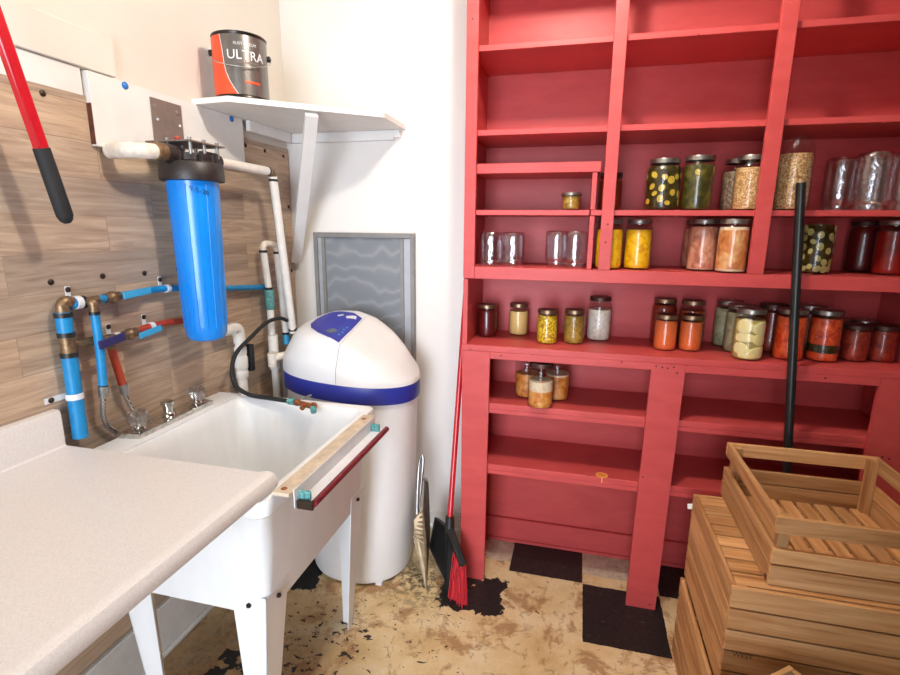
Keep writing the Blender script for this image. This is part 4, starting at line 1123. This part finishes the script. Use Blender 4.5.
# faucet
fc = thing('faucet', 'chrome faucet base with two clear knobs on the tub deck, spout missing', 'faucet', (-1.228, 1.27, .846)); fO2 = (-1.228, 1.27, .846)
part('base', B(fO2).prism([(-1.262, 1.105, .8462), (-1.193, 1.118, .8462), (-1.193, 1.425, .8462), (-1.262, 1.435, .8462)], (0, 0, .014)), M['chrome'], fc)
part('spout_stub', B(fO2).lathe([(.021, .8604), (.019, .868), (.015, .872), (.015, .893), (.020, .896), (.020, .905), (.012, .909), (0, .910)], (-1.232, 1.270, 0), 20), M['chrome'], fc, 40)
for y in (1.155, 1.392):
    k = part('knob', B(fO2).lathe([(.016, .866), (.026, .872), (.029, .885), (.029, .905), (.024, .914), (.021, .909), (0, .908)], (-1.230, y, 0), 8), M['acrylic'], fc)
    part('knob_stem', B(fO2).lathe([(.018, .8604), (.015, .866), (.008, .868), (.008, .900), (0, .901)], (-1.230, y, 0), 16), M['chrome'], k, 40)
# towel-rail like bracket clamped to the tub rim
rl = thing('rim_rail', 'pale weathered board with a maroon edged metal tray clamped on the tub\'s right rim', 'rail', (-.62, 1.2, .84)); rO2 = (-.62, 1.2, .84)
part('board', B(rO2).box(-.656, -.613, .945, 1.462, .8405, .850, .002), M['rail_board'], rl)
for y in (.966, 1.425): part('rust_screw', B(rO2).ball((-.637, y, .850), .008, (1, 1, .25), 2), M['rust'], rl, 40)
part('side_plate', B(rO2).box(-.6115, -.609, .962, 1.45, .806, .8525, .0005), M['strap'], rl)
for y in (.985, 1.415):
    part('bracket', B(rO2).box(-.6085, -.580, y - .004, y + .004, .806, .840, .001).box(-.604, -.594, y - .008, y + .008, .820, .838, .002), M['teal'], rl, label='corroded blue green bracket')
part('tray', B(rO2).box(-.6085, -.577, .975, 1.438, .812, .8175, .002), M['strap'], rl)
part('tray_end', B(rO2).box(-.6085, -.566, .966, .9745, .802, .824, .002), M['screw'], rl)
part('round_edge', B(rO2).cyl((-.568, .975, .8155), (-.568, 1.445, .8155), .0085, 16), M['maroon'], rl, 40, label='chipped maroon edge')

# black hose with rusty fitting
hs = thing('hose', 'thin black hose draped over the tub rim ending in a rusty brass fitting', 'hose', (-1.19, 1.545, .87)); hO2 = (-1.19, 1.545, .87)
part('tube', B(hO2).tube([(-1.215, 1.945, 1.045), (-1.215, 1.89, 1.065), (-1.22, 1.80, 1.060), (-1.225, 1.70, 1.02), (-1.222, 1.61, .985), (-1.215, 1.568, .945), (-1.205, 1.552, .90), (-1.180, 1.538, .872), (-1.120, 1.528, .852), (-1.05, 1.522, .850), (-.985, 1.514, .850), (-.945, 1.508, .851)], .0078, 12), M['black_rubber'], hs, 60)
ft = B(hO2); ft.cyl((-.925, 1.506, .851), (-.845, 1.490, .846), .0095, 12).cyl((-.885, 1.498, .849), (-.885, 1.476, .842), .0085, 10).ball((-.850, 1.492, .848), .014, sub=2).ball((-.918, 1.504, .851), .013, sub=2)
part('fitting', ft, M['rust'], hs, 40, label='rusty brass fitting')
part('fitting_end', B(hO2).cyl((-.955, 1.509, .851), (-.930, 1.506, .851), .0115, 12), M['teal'], hs, 40, label='green corroded end')
part('fitting_end', B(hO2).cyl((-.850, 1.488, .846), (-.838, 1.470, .838), .0105, 12), M['teal'], hs, 40, label='green corroded end')
part('lever', B(hO2).bar((-.905, 1.515, .862), (-.880, 1.535, .872), .012, .003), M['steel'], hs)

# ------------------------------------------------------------------ counter
ct = thing('countertop', 'speckled off-white laminate countertop with backsplash resting on the tub rim', 'countertop', (-1.0, .4, .84)); tO2 = (-1.0, .4, .84)
b = B(tO2); y0, y1 = -.28, .978
sec = [(-1.3115, .8415), (-.672, .8415), (-.664, .845), (-.660, .855), (-.662, .870), (-.668, .8785), (-.680, .882), (-.692, .881), (-.712, .8765), (-1.285, .8765), (-1.288, .880), (-1.288, .965), (-1.291, .973), (-1.297, .975), (-1.3115, .975)]
b.prism([(x, y0, z) for x, z in sec], (0, y1 - y0, 0))
part('slab', b, M['laminate'], ct, 35)
# the backsplash's rounded upper corner
b = B(tO2)
# supporting ledger on the wall at the far end of the counter
part('ledger', B(tO2).box(-1.3115, -1.285, -.28, .86, .80, .841, .002), M['white_paint'], ct)
for y in (-.24,):
    part('leg', B(tO2).box(-.74, -.70, y, y + .04, .0, .841, .002), M['white_paint'], ct)

# ------------------------------------------------------------------ hanging red tool
tl = thing('hanging_tool', 'long red tool handle with a black rubber grip hanging in front of the wood-look wall', 'tool', (-1.24, 1.0, 1.46)); lO = (-1.24, 1.0, 1.46)
p0, p1 = Vector((-1.215, 1.012, 1.449)), Vector((-1.215, .937, 1.79))
d = (p1 - p0).normalized(); up_ = Vector((1, 0, 0))
part('shaft', B(lO).bar(p0 + d * .165, p0 + d * .60, .028, .022, up_, .004), M['handle_red'], tl, 40)
part('grip', B(lO).tube([p0 + d * .0, p0 + d * .006, p0 + d * .018, p0 + d * .09, p0 + d * .172], [.007, .0135, .018, .018, .0175], 18, smooth=0), M['black_rubber'], tl, 50)
part('hook', B(lO).tube([p0 + d * .58, p0 + d * .585 - up_ * .03, Vector((WXL + .02, (p0 + d * .58).y, (p0 + d * .58).z + .0))], .006, 10), M['galv'], tl, 50)

# ------------------------------------------------------------------ broom and dustpans
bz = thing('broom', 'red handled broom with red bristles standing beside the shelving', 'broom', (-.40, 1.745, 0)); bO = (-.40, 1.745, 0)
hb0, hb1 = Vector((-.446, 1.800, .295)), Vector((-.452, 2.085, 1.255))
part('handle', B(bO).cyl(hb0, hb1, .0112, 16), M['handle_red'], bz, 50)
part('socket', B(bO).tube([(-.446, 1.804, .315), (-.446, 1.800, .28), (-.445, 1.793, .25)], [.017, .021], 16, smooth=0), M['black'], bz, 40)
part('block', B(bO).bar((-.448, 1.796, .268), (-.374, 1.735, .150), .030, .034, (0, -.3, 1), .006), M['black'], bz, 40)
rnd = random.Random(4)
b = B(bO)
for k in range(90):
    f = rnd.random(); q = Vector((-.440, 1.786, .235)).lerp(Vector((-.374, 1.735, .152)), .45 + .55 * f) + Vector((rnd.uniform(-.012, .012), rnd.uniform(-.012, .012), 0))
    e = Vector((-.424 + .072 * f + rnd.uniform(-.012, .012), 1.728 - .034 * f + rnd.uniform(-.018, .018), .004 + rnd.uniform(0, .012)))
    b.tube([q, (q + e) / 2 + Vector((.004 * (f - .5), 0, 0)), e], .0017, 5, smooth=0)
part('bristles', b, M['bristle_red'], bz, label='red bristles')
b = B(bO)
for k in range(60):
    f = rnd.random(); q = Vector((-.455, 1.800, .24)).lerp(Vector((-.412, 1.768, .19)), f) + Vector((rnd.uniform(-.01, .01), rnd.uniform(-.01, .01), 0))
    e = Vector((-.452 + .040 * f + rnd.uniform(-.008, .008), 1.775 - .040 * f + rnd.uniform(-.012, .012), .004 + rnd.uniform(0, .010)))
    b.tube([q, e], .0018, 5, smooth=0)
part('bristles', b, M['bristle_black'], bz, label='black bristles')
dp = thing('dustpan', 'black plastic dustpan standing on edge behind the broom', 'dustpan', (-.494, 1.836, 0)); dO2 = (-.49, 1.83, 0)
part('pan', B(dO2).prism([(-.440, 1.780, .004), (-.462, 1.812, .252), (-.535, 1.920, .215), (-.558, 1.915, .075)], (.010, .010, .0)), M['bristle_black'], dp)
part('rim', B(dO2).tube([(-.462, 1.812, .252), (-.535, 1.922, .215), (-.558, 1.917, .073)], .007, 8, smooth=0), M['black'], dp, 40)
part('lip', B(dO2).tube([(-.558, 1.917, .073), (-.442, 1.783, .0065)], .006, 8, smooth=0), M['black'], dp, 40)

mp = thing('metal_dustpan', 'worn tan and grey metal dustpan with ribbed sides leaning beside the softener', 'dustpan', (-.56, 1.80, 0)); mO = (-.56, 1.80, 0)
part('handle', B(mO).tube([(-.598, 1.845, .275), (-.608, 1.885, .355), (-.613, 1.925, .455), (-.609, 1.945, .488), (-.601, 1.945, .480), (-.600, 1.930, .43), (-.596, 1.885, .345)], .0068, 10), M['steel'], mp, 50)
part('side', B(mO).prism([(-.533, 1.752, .002), (-.545, 1.785, .19), (-.572, 1.832, .30), (-.590, 1.842, .288), (-.602, 1.815, .265), (-.595, 1.795, .18)], (.004, .005, .0)), M['pan_metal'], mp, label='tan stained side')
b = B(mO)
for k in range(7):
    f = k / 6; a = Vector((-.599, 1.799, .200)).lerp(Vector((-.590, 1.835, .285)), f); c = Vector((-.548, 1.787, .185)).lerp(Vector((-.574, 1.830, .298)), f)
    b.tube([a, c], .0048, 8)
part('rib', b, M['pan_metal'], mp, 40)
part('pan', B(mO).prism([(-.533, 1.756, .002), (-.546, 1.792, .19), (-.573, 1.842, .30), (-.600, 1.96, .385), (-.594, 1.985, .35), (-.580, 1.97, .12)], (.003, .004, .0)), M['pan_grey'], mp, label='dull grey pan')
b = B(mO)
for k in range(3): b.tube([(-.600, 1.950 + .012 * k, .375 - .014 * k), (-.590, 1.955 + .012 * k, .383 - .014 * k)], .006, 8)
part('rib', b, M['pan_grey'], mp, 40)

# ------------------------------------------------------------------ light
def light(name, typ, loc, energy, color, **kw):
    l = bpy.data.lights.new(name, typ); l.energy = energy; l.color = color
    for k, v in kw.items(): setattr(l, k, v)
    o = bpy.data.objects.new(name, l); COL.objects.link(o); o.location = loc; return o
light('ceiling_bulb', 'POINT', (-.12, 1.15, 2.47), 33, (1.0, .91, .79), shadow_soft_size=.045)
dl = light('cool_front_fill', 'AREA', (-.38, YF - .05, 1.10), 19, (.80, .88, 1.0), shape='RECTANGLE', size=1.0, size_y=2.0)  # cool fill added behind the camera to light the fronts
dl.rotation_euler = (PI / 2 - .06, 0, math.radians(10)); dl.data.spread = math.radians(80)
w = bpy.data.worlds.new('cool_ambient'); SC.world = w; w.use_nodes = True
bg = w.node_tree.nodes['Background']; bg.inputs[0].default_value = (.80, .86, 1, 1); bg.inputs[1].default_value = .25

# ------------------------------------------------------------------ camera
cam = bpy.data.cameras.new('camera'); co = bpy.data.objects.new('camera', cam); COL.objects.link(co)
cam.sensor_width = 36; cam.lens = 513.4 / 900 * 36; cam.clip_start = .02
yaw, pitch, roll = .24568, .2137, .00859
fwd = Vector((-math.sin(yaw) * math.cos(pitch), math.cos(yaw) * math.cos(pitch), -math.sin(pitch)))
right = Vector((math.cos(yaw), math.sin(yaw), 0)); upv = right.cross(fwd)
r2 = right * math.cos(roll) + upv * math.sin(roll); u2 = -right * math.sin(roll) + upv * math.cos(roll)
mw = Matrix((r2, u2, -fwd)).transposed().to_4x4(); mw.translation = Vector((0, 0, 1.45))
co.matrix_world = mw
SC.camera = co
SC.view_settings.view_transform = 'Standard'
SC.view_settings.look = 'None'
SC.view_settings.gamma = 1
SC.view_settings.exposure = 0.38
SC.cycles.max_bounces = 12
SC.cycles.transparent_max_bounces = 24
